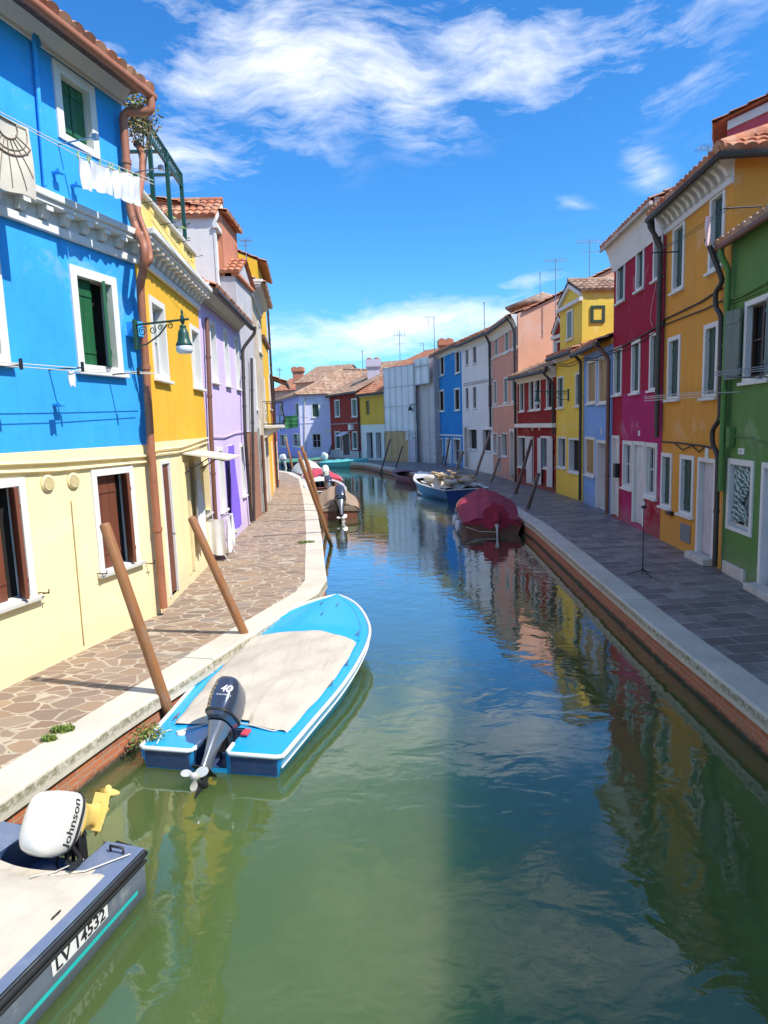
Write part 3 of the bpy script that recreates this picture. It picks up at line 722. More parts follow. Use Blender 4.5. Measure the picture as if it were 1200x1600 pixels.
# ---- golden house with roof terrace
Y = House('terraced_house', 'golden yellow house with roof terrace next to the blue house', c0+Vector((.01, .01)), P2(336, 873), 5.5, 7, [M['golden'], M['cream']])
Y.zt = Y.Z(320, 494)+.46
Y.region(-1, 9, -1, Y.Z(285, 687), 1)
Y.win((231, 460), (264, 596), 'glass', .10, 'white_sh', depth=.11)
Y.win((295, 505), (316, 608), 'glass', .10, 'white_sh', depth=.11)
Y.win((249, 721), (279, 921), 'door', .055, 'brown_sh', 'white', depth=.03)
Y.win((285, 723), (305, 890), 'doordark', .07, 'brown_dk', 'cream', depth=.5)
ud0, zz1 = Y.at(319, 722); ud1, zz0 = Y.at(327, 800)
Y.win(0, 0, 'shut', .07, 'brown_sh', 'cream', depth=.18, smat='sill', uv=(min(ud0, Y.L-.8), min(ud0, Y.L-.8)+.7, zz0, zz1))
Y.dentils(Y.zt, .46, .34, .30)
Y.build()
# parapet of the terrace
ph = Y.Z(262, 347, -.0)-Y.zt-.07
pm = MB(); pm.box(.02, Y.L, .02, .22, Y.zt+.002, Y.zt+ph); 
for k in range(5): u = .1+k*(Y.L-.2)/4; pm.box(u-.10, u+.10, -.02, .018, Y.zt+.004, Y.zt+ph-.005)
part('parapet', pm, M['parapet_yellow'], Y.o)
pm = MB(); pm.box(0, Y.L+.02, -.06, .28, Y.zt+ph+.002, Y.zt+ph+.08, 0, .02); part('coping', pm, M['stone'], Y.o)
for k in range(4):
    u = .5+k*(Y.L-1.0)/3; v = MB(); v.tube([(u, .0, Y.zt+.52), (u, -.28, Y.zt+.56)], .006, 5); v.tube([(u-.04, -.26, Y.zt+.56), (u+.04, -.26, Y.zt+.56)], .005, 5)
    part('line_bracket', v, M['iron_blk'], Y.o)
for dz in (0, .035): Y.cable([(235+dz*50, 330+dz*400), (315, 440+dz*400)], -.34, .004, 'wire')
Y.pipe([Y.pt(323, 497, -.1), Y.pt(330, 680, -.1), Y.pt(336, 800, -.1), (Y.L-.1, -.1, .05)], .05, 'pipe_brown')
for a, b_ in ((705, 690), (712, 697)): Y.cable([(245, a-2), (282, a-6), (325, b_-6)], -.04, .018, 'cream')
for pts in ([(292, 470), (293, 500)], [(315, 480), (314, 500)]): pass
# pergola (green iron frame) on the terrace
tz = Y.zt+ph
PG = empty('pergola', 'green iron pergola with lattice rail standing on the roof terrace', 'pergola', Y.o.location+Vector((0, 0, 0)), Y.o.rotation_euler)
up = [Y.at(239, 300, .12)[0], Y.at(272, 330, .12)[0], Y.at(302, 380, .12)[0]]; up = [max(.3, up[0]), None, Y.L-.2]; up[1] = (up[0]+up[2])/2
ptz = Y.Z(270, 252, .12)
for u in up:
    for d in (.12, 2.3):
        mb = MB(); mb.box(u-.035, u+.035, d-.035, d+.035, tz-.85 if d > 1 else tz+.04, ptz); part('post', mb, M['iron'], PG)
def lattice(mb, u0, u1, z0, z1, d):
    mb.box(u0, u1, d-.02, d+.02, z0-.02, z0+.02); mb.box(u0, u1, d-.02, d+.02, z1-.02, z1+.02); h = z1-z0; k = int((u1-u0)/(h*.5))
    for i in range(k):
        a = u0+i*(u1-u0)/k; c = a+(u1-u0)/k
        mb.tube([(a, d, z0), (c, d, z1)], .009, 4); mb.tube([(a, d, z1), (c, d, z0)], .009, 4)
mb = MB(); lattice(mb, up[0]-.3, up[2]+.1, ptz-.26, ptz, .12); part('lattice_rail', mb, M['iron'], PG)
mb = MB(); lattice(mb, up[0]-.3, up[2]+.1, ptz-.26, ptz, 2.3)
part('lattice_rail', mb, M['iron'], PG)
mb = MB()
for u in up: mb.box(u-.03, u+.03, .15, 2.27, ptz-.05, ptz)
part('cross_beam', mb, M['iron'], PG)

# ---- foliage helper
def leaves(mb, c, rad, count, size=.07, rnd=None, droop=0, mis=(0, 1)):
    rnd = rnd or random.Random(1); c = Vector(c)
    for _ in range(count):
        p = Vector((rnd.gauss(0, .5), rnd.gauss(0, .5), rnd.gauss(0, .5)))
        if p.length > 1.25: continue
        p = c+Vector((p.x*rad[0], p.y*rad[1], p.z*rad[2]-droop*rnd.random()))
        a = Vector((rnd.uniform(-1, 1), rnd.uniform(-1, 1), rnd.uniform(-.6, .8))).normalized(); b_ = a.orthogonal().normalized()
        b_.rotate(Matrix.Rotation(rnd.uniform(0, 6.28), 3, a)); s_ = size*rnd.uniform(.6, 1.3)
        mb.add([p, p+a*s_*.5+b_*s_*.22, p+a*s_, p+a*s_*.5-b_*s_*.22], [(0, 1, 2, 3)], rnd.choice(mis))
def leafmat(name, c):
    if name in MATS: return MATS[name]
    m, n, b, co = newmat(name); n.link(n.mix(n.noise(co, 6, 3), sc3(c, .6), sc3(c, 1.4)), b.inputs['Base Color']); b.inputs['Roughness'].default_value = .55
    MATS[name] = m; return m
LF, LD, LY, LB = leafmat('leaf_green', (.07, .14, .025)), leafmat('leaf_dark', (.03, .06, .02)), leafmat('leaf_yellow_green', (.22, .30, .05)), leafmat('leaf_dry', (.30, .20, .07))
def plant(name, label, cat, loc, blobs, mats, stems=6, size=.07, seed=1, group=None, droop=0):
    rnd = random.Random(seed); o = empty(name, label, cat, loc, group=group); mb = MB()
    for c, rad, k in blobs: leaves(mb, c, rad, k, size, rnd, droop, tuple(range(len(mats))))
    part('foliage', mb, mats, o); sm = MB()
    for _ in range(stems):
        c, rad, k = rnd.choice(blobs); e = Vector(c)+Vector((rnd.gauss(0, .4)*rad[0], rnd.gauss(0, .4)*rad[1], rnd.gauss(0, .4)*rad[2]))
        sm.tube([(rnd.gauss(0, .03), rnd.gauss(0, .03), 0), e*.55+Vector((0, 0, .05)), e], [.012, .008, .004], 5)
    part('stem', sm, M['pole_gr'], o); return o
def yw(u, d, z): v = Y.u*u+Y.n*d; return (Y.P0.x+v.x, Y.P0.y+v.y, z)
plant('climbing_plant', 'leafy green climber at the far end of the roof terrace', 'plant', yw(Y.L-.5, .5, tz-.8), [((0, 0, .9), (.5, .4, .6), 900), ((.1, -.3, .5), (.4, .3, .4), 500), ((.25, -.45, .85), (.25, .2, .15), 200)], [LF, LD, LY], 8, .09, 3)
plant('potted_shrub', 'dry brownish shrub hanging over the near end of the terrace beside the blue house', 'shrub', yw(Y.at(219, 185, .05)[0], .05, Y.Z(219, 185, .05)-.95), [((0, -.1, 1.05), (.32, .35, .36), 900), ((.05, -.2, .75), (.25, .3, .35), 500)], [LB, LB, LB, LY, LD], 10, .07, 5)

# ---- lilac house with white dormer
Lp1 = P2(391, 818)
V = House('terraced_house', 'pale lilac house with white gabled dormer and purple door curtain', P2(336, 873)+Vector((0, .01)), Lp1, 6.0, 7, [M['lilac'], M['violet']])
V.zt = V.Z(375, 505)
V.region(-1, 9, V.Z(365, 548), 9, 0)
V.win((325, 497), (341, 599), 'pale', .09, 'white_sh', depth=.11)
V.win((347, 510), (360, 604), 'pale', .09, 'white_sh', depth=.11)
V.win((364.5, 523), (376, 609), 'pale', .09, 'white_sh', depth=.11)
V.win((338, 700), (353, 794), 'pale', .09, 'white_sh', depth=.11)
V.win((355, 697), (371, 832), 'door', .08, 'white_sh', 'white', depth=.11)
V.win((374, 694), (384, 772), 'glass', .09, 'white_sh', depth=.11)
V.cove(.30, .28); V.roof(1.5, .42, .0, 'tile', gutter='pipe_dk', gr=.075); V.build()
V.pipe([(V.L-.02, -.5, V.ze-.06), (V.L-.02, -.48, V.ze-.25), V.pt(379, 545, -.12), V.pt(383, 680, -.12), V.pt(393, 815, -.10)], .05)
V.cable([(334, 682), (352, 683), (370, 676), (390, 674)], -.04, .016, 'lilac')
def dormer(H_, px_l, px_r, zb, zw, zp, d0, d1, wallm, roofm, winm='pale', trim='white', wmat='white_sh', pil=True, tilep=.21):
    """gabled dormer standing near the front wall; all numbers in house space"""
    u0, u1 = px_l, px_r; cx = (u0+u1)/2; mb = MB()
    mb.poly([(u0, d0, zb), (u1, d0, zb), (u1, d0, zw), (cx, d0, zp), (u0, d0, zw)]); mb.poly([(u0, d1, zb), (u1, d1, zb), (u1, d1, zw), (cx, d1, zp), (u0, d1, zw)])
    mb.quad((u0, d0, zb), (u0, d1, zb), (u0, d1, zw), (u0, d0, zw)); mb.quad((u1, d0, zb), (u1, d1, zb), (u1, d1, zw), (u1, d0, zw))
    w_ = part('dormer', mb, M[wallm], H_.o); rf = MB(); o_ = .12; sl = (zp-zw)/(cx-u0)
    tile_roof(rf, (u0-o_, d0-.1, zw-sl*o_+.05), (u0-o_, d1, zw-sl*o_+.05), (cx, d1, zp+.07), (cx, d0-.1, zp+.07), tilep)
    tile_roof(rf, (u1+o_, d1, zw-sl*o_+.05), (u1+o_, d0-.1, zw-sl*o_+.05), (cx, d0-.1, zp+.07), (cx, d1, zp+.07), tilep)
    rf.tube([(cx, d0-.12, zp+.1), (cx, d1, zp+.1)], .09, 8); part('roof', rf, M[roofm], w_)
    if trim:
        t = MB()
        for sg, ux in ((-1, u0), (1, u1)):
            pr = [(ux, d0-.10, zw-.02), (cx, d0-.10, zp-.02), (cx, d0-.10, zp-.16), (ux, d0-.10, zw-.16)]
            t.loft([[Vector(p) for p in pr], [Vector(p)+Vector((0, .095, 0)) for p in pr]], 0, False)
        t.box(u0-.08, u1+.08, d0-.14, d0-.002, zw-.34, zw-.20, 0, .01)
        if pil: t.box(u0-.02, u0+.16, d0-.06, d0-.003, zb, zw-.345); t.box(u1-.16, u1+.02, d0-.06, d0-.003, zb, zw-.345)
        part('pediment', t, M[trim], w_)
    ww = min(.34, (u1-u0)*.28); f = MB(); z0_, z1_ = zb+(zw-zb)*.28, zw-.42
    f.box(cx-ww, cx-ww+.08, d0-.05, d0-.004, z0_, z1_); f.box(cx+ww-.08, cx+ww, d0-.05, d0-.004, z0_, z1_); f.box(cx-ww+.08, cx+ww-.08, d0-.05, d0-.004, z1_-.08, z1_); f.box(cx-ww-.04, cx+ww+.04, d0-.09, d0-.004, z0_-.06, z0_)
    wf = part('window', f, M['white'], w_); 
    return w_
ua, _ = V.at(337, 420, .45); ub2, _ = V.at(359, 420, .45)
vz = V.zt
dw = dormer(V, ua, ub2, vz-.1, V.Z(359, 380, .45), V.Z(346, 325, .45), .45, 6.5, 'white', 'tile')
wn_ = MB(); cx = (ua+ub2)/2; wn_.box(cx-.26, cx+.26, .42, .449, vz+.55, V.Z(359, 380, .45)-.5); part('dormer_pane', wn_, M['glass'], V.o)

# ---- grey peeling house with brick pier
G = House('terraced_house', 'narrow peeling grey house with exposed brick pier and terracotta upper wall', Lp1, P2(412, 802), 6.4, 7, [M['grey_plaster'], M['brick'], M['terracotta']])
G.zt = G.Z(398, 463); zbk = G.Z(395, 675)
G.region(.0, 9, 0, zbk, 1); G.region(-1, .30, -1, 9, 0)
G.win((402, 668), (411, 800), 'doordark', .06, 'brown_dk', 'stone_grey', depth=.3)
G.win((398, 560), (406, 640), 'glass', .08, 'white_sh', depth=.15)
G.build(); mb = MB(); mb.box(-.05, G.L+.05, -.12, .1, G.zt, G.zt+.10, 0, .02); part('cap_moulding', mb, M['terracotta'], G.o)
mb = MB(); cxg = G.L*.5
tile_roof(mb, (-.1, -.15, G.zt+.10), (-.1, 2, G.zt+.10), (cxg, 2, G.zt+.75), (cxg, -.15, G.zt+.75), .2); tile_roof(mb, (G.L+.1, 2, G.zt+.10), (G.L+.1, -.15, G.zt+.10), (cxg, -.15, G.zt+.75), (cxg, 2, G.zt+.75), .2)
part('roof', mb, M['tile'], G.o); mb = MB(); mb.poly([(0, -.05, G.zt+.1), (G.L, -.05, G.zt+.1), (cxg, -.05, G.zt+.68)]); part('gable', mb, M['grey_plaster'], G.o)
zt_ = G.Z(393, 396, .3)
mb = MB(); mb.loft([[(u, .3, G.zt-1), (u, 5, G.zt-1), (u, 5, zt_+1.0), (u, .3, zt_)] for u in (.01, G.L*.9)], 0, False); part('rear_block', mb, M['terracotta'], G.o)
mb = MB(); tile_roof(mb, (-.1, .1, zt_), (G.L*.9, .1, zt_), (G.L*.9, 5, zt_+1.06), (-.1, 5, zt_+1.06)); part('rear_roof', mb, M['tile'], G.o)
G.pipe([G.pt(393, 560, -.1), (.12, -.1, .05)], .045, 'pipe_dk')
G.pipe([(G.L-.05, -.1, G.Z(404, 680)), (G.L-.05, -.1, .05)], .05, 'pipe_brown')

# ---- tall beige stone house with bracketed eave
S = House('terraced_house', 'tall beige rendered house with bracketed white cornice and iron balcony', P2(412, 802)+Vector((0, .01)), P2(423, 779), 8.2, 7, [M['beige_stone'], M['stone']])
S.zt = S.Z(414, 500)
S.win((402, 500), (408.5, 555), 'glass', .08, 'white_sh', depth=.15); S.win((413, 590), (418, 650), 'glass', .08, 'white_sh', depth=.15)
S.win((413, 690), (419, 792), 'doorpale' if False else 'door', .08, 'white_sh', 'stone', depth=.11)
S.dentils(S.zt, .5, .42, .22); S.roof(1.3, .5, .02, 'tile_old'); S.build()
for a, mt in ((.25, 'stone'), (S.L-.5, 'stone')): box_part(S, 'pilaster', a-.2, a+.2, -.05, -.001, 0, 3.2, mt)
# balcony
bz = S.Z(412, 662, -.5); bu = S.L-1.1
BL = MB(); BL.box(bu-.9, bu+.9, -.75, -.002, bz-.12, bz, 0, .02)
for u in (bu-.7, bu+.7): BL.loft([[(uu, -.002, bz-.5), (uu, -.60, bz-.13), (uu, -.002, bz-.13)] for uu in (u-.06, u+.06)], 0, False)
bal = part('balcony', BL, M['stone'], S.o); rl = MB()
for k in range(22):
    t = k/21; per_ = 3.2; q = t*per_
    x, y = (bu-.85, -.0-q) if q < .72 else ((bu-.85+(q-.72), -.72) if q < .72+1.7 else (bu+.85, -.72+(q-2.42)))
    ox = -.08 if q < .72 else (.08 if q > 2.42 else 0); oy = -.08 if .72 <= q <= 2.42 else 0
    rl.tube([(x, y, bz), (x+ox, y+oy, bz+.25), (x, y, bz+.55), (x, y, bz+.9)], .009, 4)
for z in (bz+.9, bz+.05): rl.tube([(bu-.85, 0, z), (bu-.85, -.72, z), (bu+.85, -.72, z), (bu+.85, 0, z)], .016, 5)
part('railing', rl, M['iron_blk'], bal)
# ---- golden narrow house and red end house
A2 = House('terraced_house', 'narrow golden yellow house beyond the balcony on the left bank', P2(423, 779)+Vector((0, .01)), P2(431, 765), 7.6, 6, [M['golden']])
A2.zt = A2.Z(425, 478)
A2.win((419, 585), (423.5, 640), 'shut', .07, 'green_sh', depth=.15); A2.win((424.5, 690), (428, 770), 'door', .08, 'white_sh', 'white', depth=.11)
A2.band(A2.Z(424, 553)-.1, A2.Z(424, 553)+.05, .12, 'pipe_brown'); A2.roof(1.2, .35, .02, 'tile'); A2.build(); A2.pipe([(A2.L-.1, -.1, A2.zt-.3), (A2.L-.1, -.1, .1)], .05, 'pipe_dk')
A3 = House('terraced_house', 'low rust red house at the end of the left bank', P2(431, 765)+Vector((0, .01)), P2(437, 755), 4.8, 6, [M['rust_red']])
A3.zt = A3.Z(436, 606)
A3.win((432.5, 690), (434.5, 750), 'door', .08, 'white_sh', 'white', depth=.11); A3.roof(1.2, .75, .02, 'tile_old', gutter='pipe_dk'); A3.build()

# ================================================================== FAR END
def XY(px, py): return P2(px, py)
pal('far_violet_shaded', (.40, .38, .74), var=.08); pal('far_violet_lit', (.72, .70, .90), var=.05)  # one violet house: shade of the wing and sun on the front painted in
pal('far_red', (.30, .045, .035), var=.12); pal('far_yellow', (.72, .43, .07)); pal('mauve_wall', (.60, .54, .62)); pal('peach', (.72, .42, .28), patch=(.66, .42, .30))
pc = XY(471, 716); pl = XY(425, 707); pr = XY(519, 714.3)
Pz = 0
H1 = House('corner_house', 'violet corner house with big tiled hip roof at the canal bend', pc, pr, 5.9, 9, [M['far_violet_lit']])
H1.zt = H1.Z(519, 616)
H1.win((486, 630), (500, 652), 'shut', .10, 'green_dk', depth=.15); H1.win((487, 677), (503, 700), 'curtain', .09, 'white_sh', depth=.15)
H1.band(H1.zt-.16, H1.zt, .10, 'far_violet_lit'); H1.band(H1.Z(495, 661), H1.Z(495, 661)+.08, .04, 'far_violet_lit'); H1.build()
H1.pipe([H1.pt(476, 622, -.1), H1.pt(477, 712, -.1)], .045, 'linew'); H1.cable([(475, 625), (488, 622), (503, 632), (505, 640)], -.05, .02, 'linew')
box_part(H1, 'street_sign', *[H1.at(509, 671)[0], H1.at(518, 671)[0]], -.03, -.001, H1.Z(514, 676), H1.Z(514, 669), 'white')
# left wing turned towards the side canal: its parts sit on the same house
H1b = House('corner_wing', None, pl, pc, H1.zt, 9, [M['far_violet_shaded']], cat=None)
H1b.win((437, 632), (441, 655), 'shut', .09, 'green_dk', depth=.15); H1b.win((461, 630), (468.5, 652), 'shut', .09, 'green_dk', depth=.15)
H1b.win((437, 678), (450, 699), 'curtain', .08, 'white_sh', depth=.15); H1b.win((457, 677), (470, 699), 'curtain', .08, 'white_sh', depth=.15)
H1b.band(H1.zt-.16, H1.zt, .10, 'far_violet_shaded'); H1b.band(H1.Z(495, 661), H1.Z(495, 661)+.08, .04, 'far_violet_shaded'); H1b.build()
bpy.context.view_layer.update()
for ch in list(H1b.o.children):      # hand the wing's parts to the corner house
    mw = ch.matrix_world.copy(); ch.parent = H1.o; ch.matrix_parent_inverse = Matrix.Identity(4); ch.matrix_basis = H1.o.matrix_world.inverted() @ mw
bpy.data.objects.remove(H1b.o)
# hip roof over both wings
def wr(p, z): return Vector((p.x, p.y, z))
H1inv = H1.o.matrix_world.inverted()
z_e = H1.zt+.02; n1, n2 = H1.n, H1b.n; rv = wr(pc+(n1+n2).normalized()*5.2+H1.u*1.0, z_e+2.5)
rr = wr(Vector((rv.x, rv.y))+H1.u*3.8, z_e+2.35); rl_ = wr(Vector((rv.x, rv.y))-H1b.u*6.0, z_e+2.1); o1 = (-(n1+n2)).normalized()*.5
mb = MB(); mb.M = H1inv
tile_roof(mb, wr(pc+o1, z_e), wr(pr+(-n1)*.4, z_e), rr, rv, .30, .42); tile_roof(mb, wr(pl-n2*.4, z_e), wr(pc+o1, z_e), rv, rl_, .30, .42)
mb.tube([wr(pc+o1, z_e+.08), rv+Vector((0, 0, .08))], .14, 6); mb.tube([rl_+Vector((0, 0, .1)), rv+Vector((0, 0, .1)), rr+Vector((0, 0, .1))], .14, 6)
part('roof', mb, M['tile_old'], H1.o)
# upper loggia gable between the roofs
H2 = House('far_house', 'dark red two storey house with white framed windows beside the violet corner house', pr, XY(565, 718), 5.9, 8, [M['far_red'], M['grey_plaster']])
H2.zt = H2.Z(545, 612); H2.region(-1, 9, -1, .7, 1)
for tl, br in (((522.7, 625), (531.5, 651)), ((549, 623), (559, 651))): H2.win(tl, br, 'shut', .12, 'green_grey', depth=.15)
H2.win((523, 674), (533, 702), 'shut', .11, 'green_dk', depth=.15); H2.win((534, 677), (548, 712), 'door', .1, 'brown_dk', 'white', depth=.11); H2.win((550, 674), (559, 702), 'shut', .11, 'green_dk', depth=.15)
H2.band(H2.Z(540, 662.5), H2.Z(540, 662.5)+.07, .05, 'pale_grey' if 'pale_grey' in M else 'stone_grey'); H2.roof(1.9, .35, .1, 'tile_old', per=.3, gutter='pipe_dk'); H2.build(); H2.pipe([(H2.L-.1, -.12, H2.zt-.2), (H2.L-.1, -.12, .1)], .06)
uu, zz = H2.at(551, 667.5); box_part(H2, 'air_conditioner', uu-.35, uu+.35, -.3, -.002, zz-.25, zz+.25, 'white')
aw = MB(); uu, zz = H2.at(541, 676); aw.loft([[(u, -.002, zz+.1), (u, -.8, zz-.25), (u, -.8, zz-.3), (u, -.002, zz+.05)] for u in (uu-.8, uu+.8)], 0, False); part('awning', aw, M['cloth_w'], H2.o)
H3 = House('far_house', 'yellow house with white ground floor arcade at the canal bend', XY(565, 718)+Vector((.02, 0)), XY(609, 720), 5.9, 8, [M['far_yellow'], M['white']])
H3.zt = H3.Z(590, 611); H3.region(-1, 19, -1, H3.Z(590, 663), 1)
H3.win((570.5, 624.5), (578.6, 649), 'shut', .10, 'green_grey', fmat='far_yellow', depth=.15, sill=False); H3.win((603, 622), (608.6, 648), 'shut', .10, 'green_grey', fmat='far_yellow', depth=.15, sill=False)
for x0, x1 in ((571.6, 584.5), (586, 597.5), (599, 608)): H3.win((x0, 674), (x1, 717), 'doordark', .1, fmat='white', depth=.35)
H3.band(H3.zt-.38, H3.zt-.02, .08, 'stone'); H3.roof(2.4, .35, .1, 'tile', per=.3, gutter='pipe_dk'); H3.build()
# scaffold-wrapped building
pal('wrap_wall', (.60, .56, .56), patch=(.45, .38, .34), pamt=1)
H4 = House('wrapped_house', 'house under repair wrapped in pale scaffold sheeting with plywood hoarding below', XY(609, 720)+Vector((0, -.1)), XY(657.5, 722), 7.4, 8, [M['wrap_wall']])
H4.zt = H4.Z(657, 570); H4.roof(1.5, .1, .0, 'tile', per=.3); H4.build()
m, n, b, co = newmat('scaffold_sheet'); f = n.noise(n.mapv(co, scale=(1, 1, .5)), 1.2, 5, .6)
n.link(n.mix(f, (.74, .72, .76), (.86, .86, .88)), b.inputs['Base Color']); b.inputs['Roughness'].default_value = .7; M['sheet'] = m
ZB = H4.Z(640, 673); sh = MB()
sh.sheet(lambda s, t: (s*H4.L-.02, -.34+.05*math.sin(s*34)*(1-.4*t)+.02*math.sin(t*20+s*7), ZB+t*(H4.zt+.1-ZB)-.10*abs(math.sin(s*3*math.pi))*t*0), 60, 24)
part('scaffold_sheet', sh, M['sheet'], H4.o)
gr_ = MB()
for k in range(6): gr_.tube([(k*H4.L/5, -.42, 0), (k*H4.L/5, -.42, H4.zt+.15)], .016, 6)
for z in (ZB, ZB+1.9, ZB+3.4, H4.zt+.05): gr_.tube([(0, -.42, z), (H4.L, -.42, z)], .014, 6)
part('scaffold_tube', gr_, M['steel'], H4.o)
M['plywood'] = wood('plywood', (.56, .34, .15), (.46, .27, .11), .2)
u1_, _ = H4.at(643, 700); box_part(H4, 'plywood_hoarding', 0, u1_, -.36, -.30, 0, ZB-.02, 'plywood'); box_part(H4, 'hoarding_panel', u1_+.02, H4.L, -.36, -.30, 0, ZB-.02, 'mauve_wall')
ua_, za_ = H4.at(631, 673, -.95); ub_, zb_ = H4.at(642, 687, -.95); box_part(H4, 'site_sign', ua_, ub_, -.40, -.365, zb_, za_-.05, 'white')
ua_, za_ = H4.at(625, 674, -.95); ub_, zb_ = H4.at(628.5, 688, -.95); box_part(H4, 'site_sign', ua_, ub_, -.40, -.365, zb_, za_, 'white')
mb = MB(); uu, zz = H4.at(636, 680, -.97); 
for k in range(3): mb.box(uu-.32, uu+.32-.15*k, -.405, -.401, zz+.12-k*.12, zz+.16-k*.12)
mb.box(uu-.1, uu+.22, -.406, -.401, zz-.28, zz-.18); part('sign_print', mb, flat('sign_blue', (.10, .20, .45)), H4.o)
ul, zl = H4.at(636, 637, -1.1); mb = MB(); mb.tube([(ul+.45, -.6, zl+.25), (ul-.15, -.6, zl+.25), (ul-.25, -.6, zl+.1)], .03, 6); mb.lathe((ul-.25, -.6, zl-.2), [(.2, 0), (.14, .12), (.05, .3)], 10); part('site_lamp', mb, M['iron_blk'], H4.o)
H5 = House('wrapped_side_house', 'bare plaster house partly netted, beside the far blue house', XY(657.5, 722)+Vector((.02, 0)), XY(681, 724), 8.0, 8, [M['wrap_wall'], M['brick']])
H5.zt = H5.Z(680, 558); H5.build()
sh = MB(); zs = H5.Z(668, 600); sh.sheet(lambda s, t: (s*H5.L, -.35+.04*math.sin(s*16), zs+t*(H5.zt+.1-zs)), 20, 10); part('scaffold_net', sh, M['sheet'], H5.o)
gr_ = MB()
for k in range(3): gr_.tube([(k*H5.L/2, -.45, 0), (k*H5.L/2, -.45, H5.zt+.1)], .03, 6)
for z in (zs, zs+1.3): gr_.tube([(0, -.45, z), (H5.L, -.45, z)], .03, 6)
part('scaffold_tube', gr_, M['steel'], H5.o)

# ================================================================== RIGHT ROW
pal('r_blue', (.03, .24, .60), patch=(.02, .20, .58)); pal('r_white', (.80, .76, .75), damp=(.6, .55, .3), damph=1.3)
pal('salmon', (.66, .32, .24), patch=(.60, .34, .28)); pal('brick_red', (.26, .025, .022)); pal('r_yellow', (.84, .60, .10), damp=(.7, .5, .1))
pal('sky_blue', (.22, .40, .76), patch=(.18, .34, .7)); pal('crimson', (.34, .018, .045), patch=(.24, .015, .04)); pal('magenta', (.42, .03, .14), patch=(.32, .025, .09), pamt=.6)
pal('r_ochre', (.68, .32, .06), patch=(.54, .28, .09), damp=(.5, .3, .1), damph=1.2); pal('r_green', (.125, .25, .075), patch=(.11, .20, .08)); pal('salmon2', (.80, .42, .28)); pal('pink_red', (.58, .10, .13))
XP = lambda *p: P2(*p)
e1, e2, e3, e4, e5, e6, e7, e8, e9, e10 = XP(682, 722), XP(724, 731), XP(771, 741), XP(810, 755), XP(869, 770), XP(911, 784), XP(955, 806), XP(1031, 843), XP(1126, 890), None
# blue
K1 = House('terraced_house', 'blue house with white framed windows next to the netted building', e1, e2, 8.1, 8, [M['r_blue'], M['white']])
K1.zt = K1.Z(682, 552)
for tl, br in (((687, 554.5), (694.5, 585.5)), ((711, 549), (719, 582)), ((686, 610), (694.5, 642.5)), ((710, 607), (719, 641))): K1.win(tl, br, 'glass', .11, 'brown', depth=.07)
for x0, x1 in ((684, 693), (696, 706), (708, 721)): K1.win((x0, 684), (x1, 726), 'door' if x0 == 696 else 'curtain', .10, 'white_sh', 'white', depth=.14, sill=False)
K1.band(K1.Z(700, 681), K1.Z(700, 681)+.1, .06, 'white'); K1.cove(.45, .25); K1.roof(1.6, .4, .05, 'tile', per=.28, gutter='pipe_brown'); K1.build()
K1.pipe([(.05, -.12, K1.zt-.4), (.05, -.12, .1)], .055)
# white
K2 = House('terraced_house', 'off white house with arched door beside the far blue house', e2, e3, 7.9, 8, [M['r_white']])
K2.zt = K2.Z(724, 536)
for tl, br in (((727.5, 545), (732.5, 569.5)), ((739, 541), (745, 567)), ((762.5, 534), (769.8, 560)), ((727.5, 606), (733, 639)), ((739, 604), (745, 638)), ((762.5, 601), (769.8, 636))): K2.win(tl, br, 'shut', .05, 'brown_dk', 'r_white', depth=.075)
K2.win((732, 670), (746, 703), 'dark', .05, fmat='r_white'); K2.win((754, 670), (768, 706), 'dark', .05, fmat='r_white'); K2.archwin((725, 665), (732.5, 730))
K2.cove(.5, .25); K2.roof(1.5, .4, .0, 'tile', per=.28, gutter='pipe_dk'); K2.build()
K2.pipe([(K2.L-.15, -.45, K2.ze-.05), (K2.L-.1, -.3, K2.zt-.3), (K2.L-.1, -.11, K2.zt-.7), (K2.L-.1, -.11, 2.6)], .06)
for p in ([(724, 600), (740, 597), (770, 592)], [(724, 603), (745, 599), (770, 595)]): K2.cable(p)
# salmon
K3 = House('terraced_house', 'salmon pink house with arched door between the white and the dark red houses', e3, e4, 7.7, 8, [M['salmon']])
K3.zt = K3.Z(771, 516)
for tl, br in (((773, 525), (778.5, 555)), ((789, 517), (795.5, 550)), ((801, 510), (808, 544)), ((771.5, 595), (777, 631)), ((787.5, 590), (794, 629)), ((799.5, 587), (807, 627))): K3.win(tl, br, 'shut', .07, 'green_grey', depth=.07)
K3.win((769, 676), (777, 709), 'dark', .06); K3.win((777.5, 680), (783.5, 738), 'door', .06, 'brown_sh', 'white'); K3.win((784, 676), (793, 714), 'dark', .06); K3.archwin((796.5, 670), (804.5, 746))
zc = K3.Z(790, 551); K3.band(zc-.04, zc+.05, .05); zc = K3.Z(790, 632); K3.band(zc-.08, zc+.0, .03)
K3.cove(.55, .28); K3.roof(1.4, .42, .0, 'tile', per=.28, gutter='pipe_dk'); K3.build()
K3.pipe([(K3.L-.12, -.5, K3.ze-.05), (K3.L-.08, -.3, K3.zt-.35), (K3.L-.08, -.11, K3.zt-.8), (K3.L-.08, -.11, .05)], .06)
